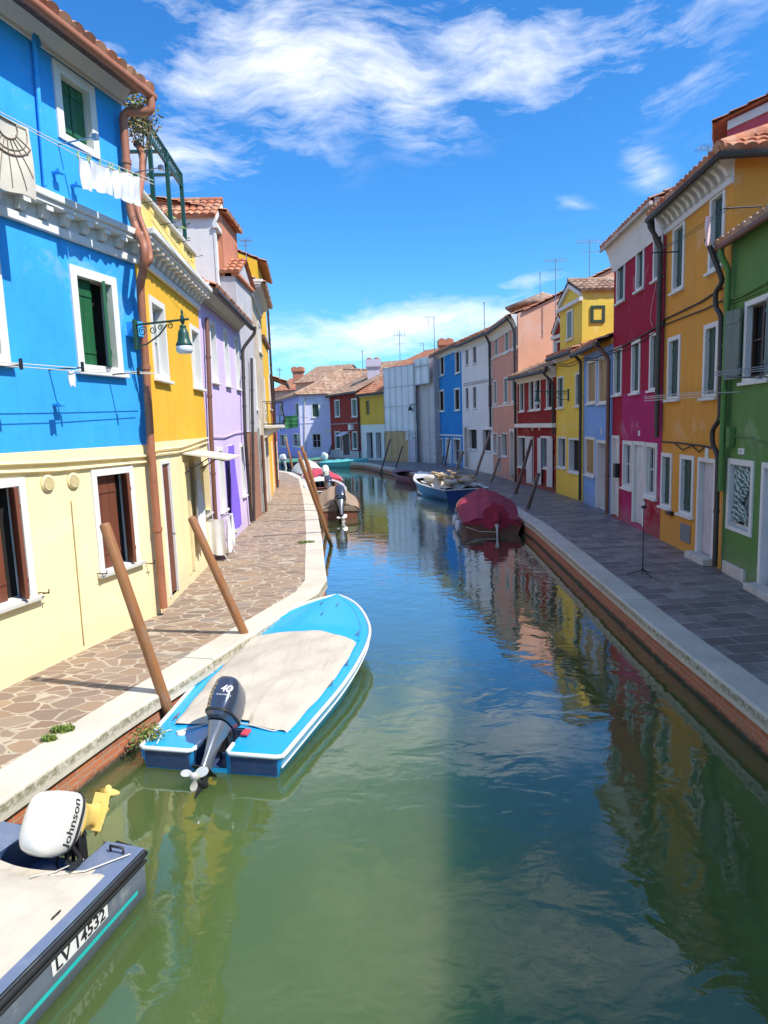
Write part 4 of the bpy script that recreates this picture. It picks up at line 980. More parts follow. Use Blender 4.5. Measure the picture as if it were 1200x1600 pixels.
# dark red, low, with set back salmon gable behind
K4 = House('terraced_house', 'low dark red house with white curtained ground floor and small gabled dormer', e4, e5, 4.9, 8, [M['brick_red']])
K4.zt = K4.Z(811, 585)
for tl, br in (((812, 596), (819.5, 642.5)), ((827, 592), (835.5, 641)), ((836, 590.5), (845, 640)), ((854, 586), (864, 638))): K4.win(tl, br, 'glass', .08, 'brown', depth=.07)
K4.win((809.5, 681), (822, 731), 'dark', .08); K4.win((823, 682), (834, 757), 'dark', .06, sill=False); K4.win((845, 681), (862, 733), 'glass', .09, 'white_sh')
zc = K4.Z(835, 666); K4.band(zc-.05, zc+.12, .18, 'white'); K4.cove(.42, .3)
K4.roof(1.5, .45, .0, 'tile_old', per=.24, gutter='pipe_dk'); K4.build()
K4.pipe([(K4.L-.35, -.5, K4.ze-.05), (K4.L-.1, -.3, K4.zt-.45), (K4.L-.06, -.11, K4.zt-.7), (K4.L-.06, -.11, 2.3)], .055)
for q in (.42, .60): box_part(K4, 'house_number', K4.L*q-.06, K4.L*q+.06, -.015, -.001, 2.45, 2.6, 'white')
ua, _ = K4.at(854, 560, .8); ub2, _ = K4.at(869, 560, .8); ua = max(ua, K4.L-1.7)
dwr = dormer(K4, ua, ua+1.2, K4.zt, K4.zt+1.5, K4.zt+2.05, .6, 3, 'brick_red', 'tile')
# salmon block behind: its lit wall rises above the dark red roof (the salmon house's own side wall)
mb = MB(); L3 = K3.L
pk = K4.Z(868, 470, 3.2); e_ = .015
wl = MB(); wl.poly([(L3+e_, .02, 4.6), (L3+e_, 7.9, 4.6), (L3+e_, 7.9, K3.zt+.6), (L3+e_, 4.6, K3.zt+1.95), (L3+e_, .6, K3.zt+.16), (L3+e_, .02, K3.zt-.05)])
wl.poly([(L3-2.6, .6, 4.6), (L3-2.6, 7.9, 4.6), (L3-2.6, 7.9, K3.zt+.6), (L3-2.6, 4.6, K3.zt+1.95), (L3-2.6, .6, K3.zt+.16)])
part('upper_side_wall', wl, M['salmon2'], K3.o)
mb = MB(); tile_roof(mb, (L3-2.7, .3, K3.zt+.08), (L3+.12, .3, K3.zt+.08), (L3+.12, 4.6, K3.zt+2.0), (L3-2.7, 4.6, K3.zt+2.0), .24)
tile_roof(mb, (L3+.12, 8.1, K3.zt+.55), (L3-2.7, 8.1, K3.zt+.55), (L3-2.7, 4.6, K3.zt+2.0), (L3+.12, 4.6, K3.zt+2.0), .3); part('upper_roof', mb, M['tile'], K3.o)
# yellow with baroque dormer
K5 = House('terraced_house', 'bright yellow house with curved white pedimented dormer', e5, e6, 5.3, 8, [M['r_yellow']])
K5.zt = K5.Z(870, 556)
for tl, br in (((871.5, 589), (881, 637)), ((899.5, 583), (908.5, 634))): K5.win(tl, br, 'shut', .07, 'green_dk', depth=.075)
K5.win((872, 682), (884.5, 732), 'dark', .07, fmat='white'); K5.win((889, 684), (906.5, 740), 'dark', .07, fmat='white'); 
K5.band(K5.zt-.28, K5.zt-.02, .10, 'white'); K5.roof(1.2, .4, .0, 'tile', per=.24, gutter='pipe_dk'); K5.build()
K5.pipe([(K5.L-.15, -.45, K5.ze-.05), (K5.L-.04, -.3, K5.zt-.3), (K5.L-.04, -.1, K5.zt-.5), (K5.L-.04, -.1, .05)], .05, 'pipe_dk')
for p in ([(871, 567), (885, 570), (911, 560)], [(871, 571), (890, 573), (911, 564)]): K5.cable(p, r=.01)
dd0 = .12; ua = .08; ub2 = K5.L-.55
zd = K5.Z(884, 470, dd0); zpk = K5.Z(884, 448, dd0)
DW = dormer(K5, ua, ub2, K5.zt-.1, zd, zpk, dd0, 4.5, 'r_yellow', 'tile_old', pil=False)
# small shuttered window in the dormer's side wall
(da, za), (db, zb3) = K5.at_side(923, 478, ub2), K5.at_side(944.5, 504, ub2); da, db = min(da, db), max(da, db); f = MB(); t_ = .09
print('side window', da, db, zb3, za)
for a in ((da, da+t_, zb3, za), (db-t_, db, zb3, za), (da+t_, db-t_, za-t_, za), (da+t_, db-t_, zb3, zb3+t_)): f.box(ub2+.002, ub2+.05, a[0], a[1], a[2], a[3])
fw_ = part('window', f, M['green_dk'], K5.o); p_ = MB(); p_.box(ub2+.003, ub2+.03, da+t_, db-t_, zb3+t_, za-t_); part('shutter', p_, M['r_yellow'], fw_)
cx = (ua+ub2)/2; p_ = MB(); p_.box(cx-.22, cx+.22, dd0-.02, dd0-.003, K5.zt+.55, zd-.5); part('dormer_pane', p_, M['green_grey'], K5.o)
# sky blue
K6 = House('terraced_house', 'narrow sky blue house with ochre shutters between yellow and crimson houses', e6, e7, 5.3, 7, [M['sky_blue']])
K6.zt = K6.Z(914, 547)
K6.win((918.5, 565), (932, 629), 'shut', .09, 'ochre_sh', depth=.07); K6.win((935.6, 559.6), (950.5, 629), 'shut', .09, 'ochre_sh', depth=.07); K6.win((915, 682), (929.5, 745), 'shut', .09, 'ochre_sh', depth=.07)
K6.win((932.5, 687), (948, 801), 'door', .09, 'mauve', 'white', depth=.4)
K6.roof(1.1, .45, .0, 'tile', per=.22, gutter='pipe_dk'); K6.band(K6.zt-.18, K6.zt-.02, .03, 'r_ochre'); K6.build()
K6.pipe([(K6.L-.3, -.5, K6.ze-.05), (K6.L-.1, -.3, K6.zt-.35), (K6.L-.06, -.11, K6.zt-.6), (K6.L-.06, -.11, .05)], .06, 'pipe_brown')
for p in ([(914, 560), (930, 560), (955, 548)], [(914, 563), (935, 563), (955, 552)]): K6.cable(p, r=.014)
uu, zz = K6.at(940, 674); box_part(K6, 'house_number', uu-.06, uu+.06, -.015, -.001, zz-.09, zz+.09, 'white')
# crimson
K7 = House('terraced_house', 'tall crimson and magenta three storey house with white eave band', e7, e8, 7.7, 8, [M['crimson'], M['magenta']])
K7.zt = K7.Z(957, 385)
um, zm = K7.at(973, 615); K7.region(um, 9, .0, zm, 1); ud_, _ = K7.at(1008, 800); K7.region(ud_, 9, -1, K7.Z(1012, 770), 0)
for tl, br in (((964.6, 410), (976.5, 468)), ((995, 388), (1006.5, 449)), ((1022.5, 366), (1036, 431)), ((960, 544.5), (971.5, 616)), ((988, 534), (1000, 613)), ((1016.5, 521.5), (1031, 608))): K7.win(tl, br, 'shut', .08, 'green_dk', depth=.075)
K7.win((955.5, 680), (966.6, 808), 'door', .09, 'white_sh', 'white', depth=.075)
K7.win((974, 688), (988, 765), 'glass', .10, 'white_sh', depth=.05); K7.win((990, 689), (1006, 823), 'door', .09, 'white_sh', 'white', depth=.07); K7.win((1009.5, 691), (1026, 780), 'glass', .10, 'white_sh', depth=.05)
K7.cove(.75, .28); K7.roof(1.6, .38, .05, 'tile', per=.21, gutter='sill', gr=.045); K7.build()
K7.pipe([(K7.L-.1, -.3, K7.ze-.2), (K7.L-.08, -.25, K7.zt-.85), (K7.L-.08, -.12, K7.zt-1.1), (K7.L-.08, -.12, 2.6)], .04)
for p, r in (([(957, 548), (975, 540), (1005, 524), (1034, 506)], .022), ([(957, 552), (978, 546), (1008, 530), (1034, 512)], .014), ([(1025, 432), (1024, 450), (1018, 478), (1016, 500), (1020, 510)], .006)): K7.cable(p, r=r, mat='wire' if r > .01 else 'linew')
uu, zz = K7.at(999, 677); box_part(K7, 'house_number', uu-.07, uu+.07, -.015, -.001, zz-.07, zz+.07, 'white')
uu, zz = K7.at(967, 735); box_part(K7, 'mailbox', uu-.1, uu+.1, -.14, -.001, zz-.2, zz+.2, 'iron_blk', .02)
# chimney-like tiled block peeping over the crimson roof
# ochre
K8 = House('terraced_house', 'ochre orange three storey house with bracketed cornice and dark shutters', e8, e9, 7.4, 8, [M['r_ochre']])
K8.zt = K8.Z(1048, 322, 0)
K8.win((1053, 356), (1069, 449), 'shut', .09, 'green_dk', depth=.075); K8.win((1111, 309), (1131, 415), 'shut', .09, 'green_dk', depth=.075)
K8.win((1045, 528.6), (1062, 623), 'shut', .09, 'green_dk', depth=.075); K8.win((1101.6, 508.5), (1120.5, 620), 'shut', .09, 'green_dk', depth=.075)
K8.win((1033, 706.5), (1049, 795), 'shut', .09, 'green_dk', depth=.075); K8.win((1064, 710), (1083, 808), 'shut', .09, 'green_dk', depth=.075)
K8.win((1092, 714), (1114.5, 883), 'door', .08, 'mauve', 'white', depth=.10, step=.14)
K8.dentils(K8.zt, .55, .32, .27); K8.hip(1.7, .42, 'tile', 'pipe_dk', .07); K8.build()
K8.pipe([(.03, -.38, K8.ze-.1), (.05, -.4, K8.zt-.35), (.03, -.13, K8.zt-.75), (.03, -.13, 2.4)], .05)
K8.pipe([(K8.L-.10, -.4, K8.Z(1130, 395)+.2), K8.pt(1130, 440, -.14), K8.pt(1118, 455, -.14), K8.pt(1118, 480, -.14), K8.pt(1127, 492, -.14), K8.pt(1125, 655, -.14), K8.pt(1113, 672, -.14), K8.pt(1113, 695, -.14), K8.pt(1122, 710, -.14), K8.pt(1117, 885, -.14)], .045)
for p, r in (([(1037, 500), (1060, 489), (1095, 472), (1110, 462), (1128, 450)], .02), ([(1038, 508), (1065, 497), (1100, 484), (1128, 470)], .016), ([(1033, 690), (1060, 692), (1100, 697), (1120, 702)], .018), ([(1055, 694), (1066, 703), (1080, 696), (1092, 706), (1100, 699)], .012)): K8.cable(p, r=r)
uu, zz = K8.at(1105, 707); box_part(K8, 'house_number', uu-.08, uu+.08, -.015, -.001, zz-.11, zz+.11, 'white')
u0, z1 = K8.at(1065, 816); u1, z0 = K8.at(1079, 850); box_part(K8, 'vent_grille', u0, u1, -.03, -.001, z0, z1, 'steel')
u0, z1 = K8.at(1046, 797); u1, z0 = K8.at(1053, 806); box_part(K8, 'meter_box', u0, u1, -.09, -.001, z0, z1, 'brown_dk')
u0, z1 = K8.at(1033, 555); box_part(K8, 'junction_box', u0+.1, u0+.22, -.05, -.001, 4.9, 5.02, 'brown_dk')
# green, lower
gdir = (P2(1200, 930)-e9).normalized(); K9 = House('terraced_house', 'green house with white framed windows nearest on the shaded quay', e9+gdir*.02, e9+gdir*6.3, 5.9, 8, [M['r_green']])
K9.zt = K9.Z(1131, 385)
r9 = K9.win((1166, 472), (1204, 592), 'open', .09, 'green_grey', depth=.075)
K9.win((1139, 715.5), (1175, 840), 'curtain', .10, 'white_sh', depth=.10, smat='white', sill=False)
u0, z1 = K9.at(1192.5, 722); K9.win(0, 0, 'door', .09, 'mauve', 'white', depth=.12, uv=(u0, u0+1.0, 0, z1), step=.12)
for q in (3.6, 5.0): K9.win(0, 0, 'shut', .09, 'green_dk', depth=.2, uv=(q, q+.9, 3.2, 4.7)); 
K9.win(0, 0, 'shut', .09, 'green_dk', depth=.2, uv=(4.2, 5.1, .9, 2.3))
K9.roof(1.7, .26, .1, 'tile_old', gutter='pipe_brown', gr=.055); K9.build()
K9.pipe([(.12, -.24, K9.ze-.1), (.12, -.22, K9.ze-.25), (.16, -.12, K9.zt-.5), (.16, -.12, 1.5)], .05, 'r_green')
for p, r in (([(1131, 473), (1160, 462), (1200, 440)], .022), ([(1131, 478), (1160, 467), (1200, 450)], .014), ([(1133, 680), (1175, 683), (1178, 690), (1185, 688), (1215, 702)], .012)): K9.cable(p, r=r, mat='r_green')
u0, z1 = K9.at(1155, 700); u1, z0 = K9.at(1163.5, 710.5); pl_ = box_part(K9, 'house_number', u0, u1, -.02, -.001, z0, z1, 'white')
tx = MB(); lettering(tx, '250', (z1-z0)*.5, ((u0+u1)/2, -.022, (z0+z1)/2), (1, 0, 0), (0, 0, 1)); part('number', tx, M['wire'], pl_)
u0, z1 = K9.at(1131, 888); u1, z0 = K9.at(1165, 915); box_part(K9, 'base_stone', .15, u1, -.05, -.001, .0, .22, 'stone')
box_part(K9, 'meter_box', .28, .42, -.12, -.001, 2.3, 2.65, 'r_green', .02)
# more houses of the row, nearer than the frame: their eaves throw the shade over quay and water
q0 = K9.P1; K10 = House('terraced_house', 'ochre house closest to the viewer on the shaded quay, its eave shading the water', q0+gdir*.02, q0+gdir*9+Vector((.0, 0)), 5.9, 8, [M['r_ochre']])
for q in (1, 3.4, 5.8):
    for z in (.9, 3.3): K10.win(0, 0, 'shut', .09, 'green_dk', depth=.2, uv=(q, q+.95, z, z+1.45))
K10.roof(1.7, .5, .1, 'tile_old', gutter='pipe_dk'); K10.build()

# ---- blocks behind the right row
def block(name, label, px0, px1, yb, D_, ztop, dep, mats, roofh, roofm='tile', per=.3, **k):
    """house standing behind, left/right edges given by the columns seen, at distance D_"""
    a = ray(px0, yb); b_ = ray(px1, yb); a = Vector((a.x, a.y))*(D_[0]/a.y); b_ = Vector((b_.x, b_.y))*(D_[1]/b_.y)
    H_ = House(name, label, a, b_, ztop, dep, mats); H_.roof(roofh, .3, .15, roofm, per=per); return H_
# pink-red upper house behind the ochre one, gable towards the viewer
Q1 = House('rear_house', 'pink red gabled house rising behind the ochre roof at the right edge', Vector((ray(1137, 184).x, ray(1137, 184).y))*(15.6/ray(1137, 184).y), Vector((ray(1137, 184).x, ray(1137, 184).y))*(15.6/ray(1137, 184).y)+Vector((.885, -.465))*5.57, 9.6, 1.6, [M['pink_red'], M['white']])
zq = Q1.Z(1137, 188); uq = 0; Q1.zt = zq; Q1.dep = 1.6
zr = Q1.Z(1200, 158); slope = (zr-zq)/(Q1.at(1200, 170)[0]); pk = 2.9
Q1.win((1184, 202), (1216, 240), 'shut', .1, 'green_dk', depth=.07)
Q1.build(); mb = MB(); mb.poly([(0, 0, zq+.002), (5.57, 0, zq+.002), (pk, 0, zq+slope*pk)]); part('gable', mb, M['pink_red'], Q1.o)
mb = MB(); mb.loft([[(0, -.05, zq-.04), (0, -.05, zq-.22), (0, -.002, zq-.22), (0, -.002, zq-.04)], [(pk, -.05, zq+slope*pk-.04), (pk, -.05, zq+slope*pk-.22), (pk, -.002, zq+slope*pk-.22), (pk, -.002, zq+slope*pk-.04)]], 0, False); part('barge_band', mb, M['white'], Q1.o)
mb = MB(); tile_roof(mb, (-.3, 1.8, zq-.05), (-.3, -.2, zq-.05), (pk, -.2, zq+slope*pk+.1), (pk, 1.8, zq+slope*pk+.1)); tile_roof(mb, (5.9, -.2, zq-.05), (5.9, 1.8, zq-.05), (pk, 1.8, zq+slope*pk+.1), (pk, -.2, zq+slope*pk+.1)); part('roof', mb, M['tile'], Q1.o)
# round tiled lantern roof and salmon gable behind
a = ray(808, 480); D_ = 36; c = Vector((a.x, a.y))*(D_/a.y)+Vector((1.6, 1)); zt_ = EYE+ray(835, 458).z*(37/ray(835, 458).y)
tw = empty('rear_tower', 'low octagonal brick block with pointed tile roof behind the salmon house', 'tower', (c.x, c.y, 0))
mb = MB(); mb.lathe((0, 0, 0), [(1.75, 4), (1.75, zt_-.75)], 8); part('wall', mb, M['terracotta'], tw); mb = MB(); mb.lathe((0, 0, 0), [(2.05, zt_-.8), (2.05, zt_-.68), (.1, zt_), (.05, zt_+.05)], 8); part('roof', mb, M['tile_old'], tw)
Q3 = block('rear_house', 'salmon gabled roof peeping over between yellow dormer and crimson house', 925, 958, 450, (27, 25), 7.6, 6, [M['salmon2']], 1.2); Q3.zt = Q3.Z(940, 446); Q3.build()

# ---- roofs and chimneys behind the far end
Q4 = block('rear_house', 'peach walled house behind the violet corner house', 462, 520, 600, (76, 74), 8, 10, [M['peach']], 2.0, 'tile_old'); 
Q5 = block('rear_house', 'low terracotta roofed house behind at the far left', 425, 470, 590, (84, 82), 7.6, 8, [M['peach']], 1.6, 'tile'); Q4.build(); Q5.build()
Q6 = block('rear_house', 'dark red house with orange roof behind the wrapped building', 612, 690, 590, (68, 62), 7.9, 8, [M['far_red']], 1.5, 'tile'); Q6.build()
Q7 = block('rear_house', 'tiled roof house behind the yellow arcade house', 560, 610, 590, (70, 68), 7.6, 8, [M['mauve_wall']], 2.0, 'tile_old'); Q7.build()
def chimney(px, ytop, ybot, dist, w_, mat, label, cap='tile', mod=True):
    r = ray(px, ybot); p = Vector((r.x, r.y))*(dist/r.y); z0 = EYE+r.z*dist/r.y; r2 = ray(px, ytop); z1 = EYE+r2.z*dist/r2.y
    o = empty('chimney', label, 'chimney', (p.x, p.y, z0-1)); h = z1-z0+1
    mb = MB(); mb.box(-w_/2, w_/2, -w_/2, w_/2, 0, h*.62); mb.loft([[(-w_/2, -w_/2, h*.62), (w_/2, -w_/2, h*.62), (w_/2, w_/2, h*.62), (-w_/2, w_/2, h*.62)], [(-w_*.62, -w_*.62, h*.70), (w_*.62, -w_*.62, h*.70), (w_*.62, w_*.62, h*.70), (-w_*.62, w_*.62, h*.70)]], 0, False)
    mb.box(-w_*.62, w_*.62, -w_*.62, w_*.62, h*.701, h*.93); part('shaft', mb, M[mat], o)
    mb = MB()
    for s1 in (-.31, .31):
        for s2 in (-.31, .31): mb.lathe((s1*w_, s2*w_, h*.932), [(w_*.22, 0), (w_*.22, h*.04), (w_*.08, h*.068)], 8)
    part('cap', mb, M[cap], o)
chimney(584, 559, 590, 60, 1.1, 'mauve_wall', 'lilac chimney with flared head above the yellow arcade roof')
chimney(466, 573, 586, 80, 1.2, 'terracotta', 'red brick chimney left of the hip roof'); chimney(696, 529, 545, 50, .9, 'terracotta', 'small terracotta chimney on the far blue house')
# ---- antennas
def antenna(px, ytop, ybot, dist, kind, label):
    r = ray(px, ybot); p = Vector((r.x, r.y))*(dist/r.y); z0 = EYE+r.z*dist/r.y; r2 = ray(px, ytop); z1 = EYE+r2.z*dist/r2.y; h = z1-z0; k = dist/30
    o = empty('antenna', label, 'antenna', (p.x, p.y, z0-.8)); h += .8; mb = MB(); mb.tube([(0, 0, 0), (0, 0, h)], .012*k+.008, 5); part('mast', mb, M['steel'], o)
    mb = MB(); t = .006+.005*k; s_ = h*.16
    if kind == 'yagi':
        mb.tube([(-s_*1.2, 0, h*.97), (s_*1.2, .1, h*.97)], t, 4)
        for q in range(7): x = -s_*1.1+q*s_*.36; mb.tube([(x, -.25*k-.1, h*.97), (x, .25*k+.1, h*.97)], t*.8, 4)
        mb.tube([(-s_*.8, 0, h*.82), (s_*.8, 0, h*.82)], t, 4)
    elif kind == 'fork':
        for q in range(4): x = -s_+q*s_*.66; mb.tube([(x, 0, h*.8), (x, 0, h)], t, 4)
        mb.tube([(-s_, 0, h*.86), (s_, 0, h*.86)], t, 4); mb.tube([(-s_, 0, h*.6), (s_, 0, h*.6)], t, 4)
    elif kind == 'arm': mb.tube([(0, 0, h), (-s_*1.6, 0, h)], t, 4); mb.tube([(-s_*.8, 0, h), (-s_*.8, 0, h*.8)], t, 4)
    else: mb.tube([(0, 0, h*.97), (0, 0, h+.1)], t*3, 5)
    part('element', mb, M['steel'], o)
antenna(921, 374, 450, 28, 'yagi', 'tall antenna mast behind the yellow dormer, right of three'); antenna(868, 404, 470, 30, 'yagi', 'antenna mast above the salmon gable'); antenna(844, 428, 460, 36, 'stub', 'short finial mast on the octagonal roof')
antenna(625, 516, 555, 60, 'fork', 'forked antenna above the red gable of the wrapped building'); antenna(679, 495, 545, 50, 'arm', 'bent aerial above the far blue house'); antenna(757, 474, 515, 40, 'stub', 'thin lightning rod above the white house')
antenna(567, 549, 575, 62, 'stub', 'thin mast left of the lilac chimney'); antenna(662, 536, 552, 58, 'arm', 'small aerial beside the red ridge'); antenna(1106, 228, 260, 15, 'yagi', 'television antenna above the ochre roof'); antenna(384, 374, 385, 22, 'yagi', 'small antenna above the terracotta block on the left'); antenna(437, 575, 590, 78, 'fork', 'tiny antenna above the distant left roofs')

# ================================================================== LAMPS
def scroll(mb, c, r, turns, y=0, sgn=1, t=.008, a0=0):
    pts = []
    for k in range(int(turns*12)+1):
        a = a0+sgn*k/12*2*math.pi; q = r*(1-.75*k/(turns*12)); pts.append((c[0]+q*math.cos(a), y, c[1]+q*math.sin(a)))
    mb.tube(pts, t, 5)
def street_lamp(loc, rz, label, L=1.0, rot=None):
    """arm runs along local +x from the wall"""
    o = empty('street_lamp', label, 'street lamp', loc, (0, 0, rz), 'bracket lamps on the house walls')
    mb = MB(); mb.tube([(0, 0, 0), (L+.10, 0, .02)], .016, 8); mb.tube([(0, 0, -.30), (L*.22, 0, -.29), (L*.5, 0, -.17), (L*.68, 0, -.03)], .012, 6)
    mb.box(-.01, .03, -.04, .04, -.36, .08, 0, .005)
    scroll(mb, (.13, -.10), .075, 1.5); scroll(mb, (.30, -.09), .06, 1.4, sgn=-1, a0=1); scroll(mb, (.43, -.065), .045, 1.3); scroll(mb, (L*.74, -.05), .05, 1.4, sgn=-1, a0=2)
    mb.tube([(L, 0, .14), (L, 0, -.06)], .014, 6); mb.lathe((L, 0, 0), [(.03, -.03), (.03, .06), (.012, .10), (.02, .13), (.004, .17)], 10); part('bracket', mb, M['iron'], o)
    mb = MB(); mb.lathe((L, 0, 0), [(.02, -.05), (.045, -.065), (.05, -.085), (.035, -.10), (.055, -.115), (.075, -.17), (.08, -.23), (.095, -.29), (.118, -.33), (.118, -.345)], 20); part('lamp_hood', mb, M['iron'], o)
    mb = MB(); mb.lathe((L, 0, 0), [(.112, -.347), (.118, -.42), (.095, -.455), (.05, -.465)], 20); part('lamp_glass', mb, M['lampglass'], o)
    return o
u, z = B.at(210, 508, -.17); wl = lambda H_, u, d, z: (H_.P0.x+H_.u.x*u+H_.n.x*d, H_.P0.y+H_.u.y*u+H_.n.y*d, z)
lp = wl(B, u, -.172, z); tipx = gp(285, 503, z)
def ang_to(lp, px, py, L):
    """turn the arm so that its tip lies on the sight line of the photographed tip"""
    best = None
    for k in range(720):
        a = k/720*2*math.pi; p = Vector((lp[0]+math.cos(a)*L, lp[1]+math.sin(a)*L, lp[2]))-EYEP
        q = 600+F*p.dot(RT)/p.dot(FW)
        if p.dot(FW) > 0 and (best is None or abs(q-px) < best[0]): 
            if math.cos(a)*(1 if lp[0] < 0 else -1) > 0: best = (abs(q-px), a)
    return best[1]
nb = math.atan2(-B.n.y, -B.n.x)
street_lamp(lp, nb, 'green bracket lamp with white glass on the blue and golden houses', .80)
u, z = K5.at(888, 611, -.02); lp = wl(K5, u, -.02, z); street_lamp(lp, math.atan2(-K5.n.y, -K5.n.x), 'black bracket lamp projecting from the yellow house on the shaded quay', 1.15)

# ================================================================== WASHING LINES
def cloth(mb, a, b_, drop, amp=.02, waves=3, ph=0, thick=.006, sag=.02, nu=24, nv=12, mi=0):
    a = Vector(a); b_ = Vector(b_); d = (b_-a); nn = Vector((d.y, -d.x, 0)).normalized()
    for off in (0, thick):
        mb.sheet(lambda s, t: a+d*s+Vector((0, 0, -drop*t-sag*math.sin(math.pi*s)*(1-t)+.012*math.sin(s*9+ph)*t))+nn*(off+amp*math.sin(s*waves*2*math.pi+ph)*(.3+.7*t)+.5*amp*math.sin(t*5+s*4+ph)), nu, nv, mi)
M['linen'] = flat('beige_linen', (.62, .56, .46), .9, bmp=.3); M['thread'] = flat('brown_thread', (.22, .16, .12), .9)
def bw(px, py, d): return B.pt(px, py, d)
# upper line with four white cloths, 0.6 m off the wall
dl = -.55
l0 = Vector(bw(-60, 150, dl)); l1 = Vector(bw(240, 288, dl))
UL = empty('washing_line', 'upper washing line running under the second floor window of the blue house', 'washing line', B.o.location, B.o.rotation_euler)
mb = MB(); mb.tube([l0, Vector(bw(45, 203, dl)), Vector(bw(120, 243, dl)), Vector(bw(180, 265, dl)), l1], .006, 5); mb.tube([l0+Vector((0, -.0, .04)), Vector(bw(90, 222, dl)), l1+Vector((0, 0, .05))], .006, 5); part('line', mb, M['linew'], UL)
for p in (bw(91, 226, 0), bw(200, 272, 0)):
    mb = MB(); mb.tube([p, (p[0], dl-.03, p[2]+.02)], .010, 6); mb.box(p[0]-.03, p[0]+.03, dl-.05, dl+.02, p[2]-.02, p[2]+.05, 0, .005); part('bracket', mb, M['steel'], UL)
cl = [((121, 243), (138, 251), 290-243, 'white cloth at the left end of the four hanging under the top window'), ((139, 250), (171, 262), 44, 'white cloth second from the left under the top window'), ((173, 259), (200, 271), 46, 'white cloth third from the left under the top window'), ((199, 268), (218, 277), 46, 'white cloth nearest the copper downpipe')]
for (a, b_, dpx, lab) in cl:
    A_ = Vector(bw(*a, dl)); B_ = Vector(bw(*b_, dl)); zb_ = bw(a[0], a[1]+dpx, dl)[2]
    mb = MB(); cloth(mb, A_, B_, A_.z-zb_, .018, 2, a[0]); o = single('white_cloth', mb, M['cloth_w'], lab, 'cloth', B.o.location, B.o.rotation_euler, 'white cloths drying on the upper line')
pg = MB()
for px, py in ((122, 241), (137, 248), (141, 249), (156, 255), (170, 260), (175, 259), (186, 264), (198, 269), (206, 272), (216, 275)):
    p = bw(px, py, dl); pg.box(p[0]-.006, p[0]+.006, dl-.012, dl+.014, p[2]-.05, p[2]+.035)
part('clothes_peg', pg, flat('peg_green', (.45, .55, .25), .5), UL)
# embroidered throw
TH = empty('linen_throw', 'beige linen throw with brown embroidered medallion hanging at the left edge', 'throw', B.o.location, B.o.rotation_euler)
a = Vector(bw(-45, 155, dl-.04)); b_ = Vector(bw(44, 200, dl-.04)); zb_ = bw(52, 312, dl-.04)[2]; drop = b_.z-zb_
mb = MB(); cloth(mb, a, b_, drop, .02, 1.2, 1.0, nu=30, nv=20); part('cloth', mb, M['linen'], TH)
bv = BVHTree.FromPolygons(mb.v, [list(f) for f in mb.f]); tm = MB(); cx, cz = (a.x+b_.x)/2, b_.z-drop*.42
def stitch(pts, r=.006):
    out = []
    for x, z in pts:
        h = bv.ray_cast(Vector((x, -3, z)), Vector((0, 1, 0)))
        if h[0] is not None: out.append(h[0]+Vector((0, -.006, 0)))
    if len(out) > 2: tm.tube(out, r, 4)
W_ = (b_.x-a.x)
for rr_, t in ((.28, .011), (.23, .005), (.12, .008)): stitch([(cx+W_*.08+rr_*math.cos(k/24*6.283)*1.15, cz+.22+rr_*math.sin(k/24*6.283)) for k in range(25)], t)
for k in range(9): 
    an = -2.7+k*.28; stitch([(cx+W_*.08+(.12+q*.8)*math.cos(an), cz+.22+(.12+q*.8)*math.sin(an)) for q in [i/8 for i in range(9)]], .005)
part('embroidery', tm, M['thread'], TH)
# first floor line
LL = empty('washing_line', 'lower double washing line with pegs crossing the blue house', 'washing line', B.o.location, B.o.rotation_euler); d2 = -.42
mb = MB()
for dy, dd in ((0, 0), (5, -.06)): mb.tube([bw(-60, 561+dy, d2+dd), bw(30, 568+dy, d2+dd), bw(120, 575+dy, d2+dd), bw(242, 583+dy*.3, d2+dd)], .006, 5)
part('line', mb, M['linew'], LL)
for px, py in ((23, 571), (120, 575), (208, 583)):
    mb = MB(); p = B.pt(px, py, d2); mb.tube([(p[0], 0, p[2]), (p[0], d2-.08, p[2])], .010, 6); mb.box(p[0]-.012, p[0]+.012, d2-.1, d2-.07, p[2]-.05, p[2]+.07); part('bracket', mb, M['iron_blk'], LL)
mb = MB(); cloth(mb, bw(105, 577, d2-.03), bw(115, 578, d2-.03), .2, .01, 1, 2, nu=8, nv=8); single('small_rag', mb, M['cloth_w'], 'small white rag clipped on the lower washing line', 'rag', B.o.location, B.o.rotation_euler)
# line on the ochre house
OLn = empty('washing_line', 'thin washing line across the upper windows of the ochre house', 'washing line', K8.o.location, K8.o.rotation_euler)
mb = MB(); A_ = K8.pt(1024, 395, -.5); B_ = K8.pt(1141, 325, -.5)
for dz in (0, .05): mb.tube([A_, ((A_[0]+B_[0])/2, -.5, (A_[2]+B_[2])/2-.05+dz), (B_[0], -.5, B_[2]+dz)], .006, 4)
for p in (A_, B_): mb.tube([(p[0], -.01, p[2]), (p[0], -.6, p[2])], .014, 6)
part('line', mb, M['iron_blk'], OLn)
M['cloth_pink'] = flat('pink_cotton', (.75, .12, .32), .9, bmp=.3); M['cloth_green'] = flat('green_cotton', (.03, .22, .06), .9, bmp=.3); M['cloth_blue'] = flat('blue_cotton', (.12, .2, .42), .9, bmp=.3); M['cloth_purple'] = flat('purple_curtain', (.20, .12, .62), .85, bmp=.4)
M['cloth_pale'] = flat('pale_pink_cotton', (.75, .55, .58), .9, bmp=.3)
mb = MB(); cloth(mb, K8.pt(1104, 338, -.52), K8.pt(1110, 334, -.52), .5, .03, 1.3, 0, nu=10, nv=10); single('pale_shirt', mb, M['cloth_pale'], 'pale pink garment hanging beside the top right ochre window', 'garment', K8.o.location, K8.o.rotation_euler)
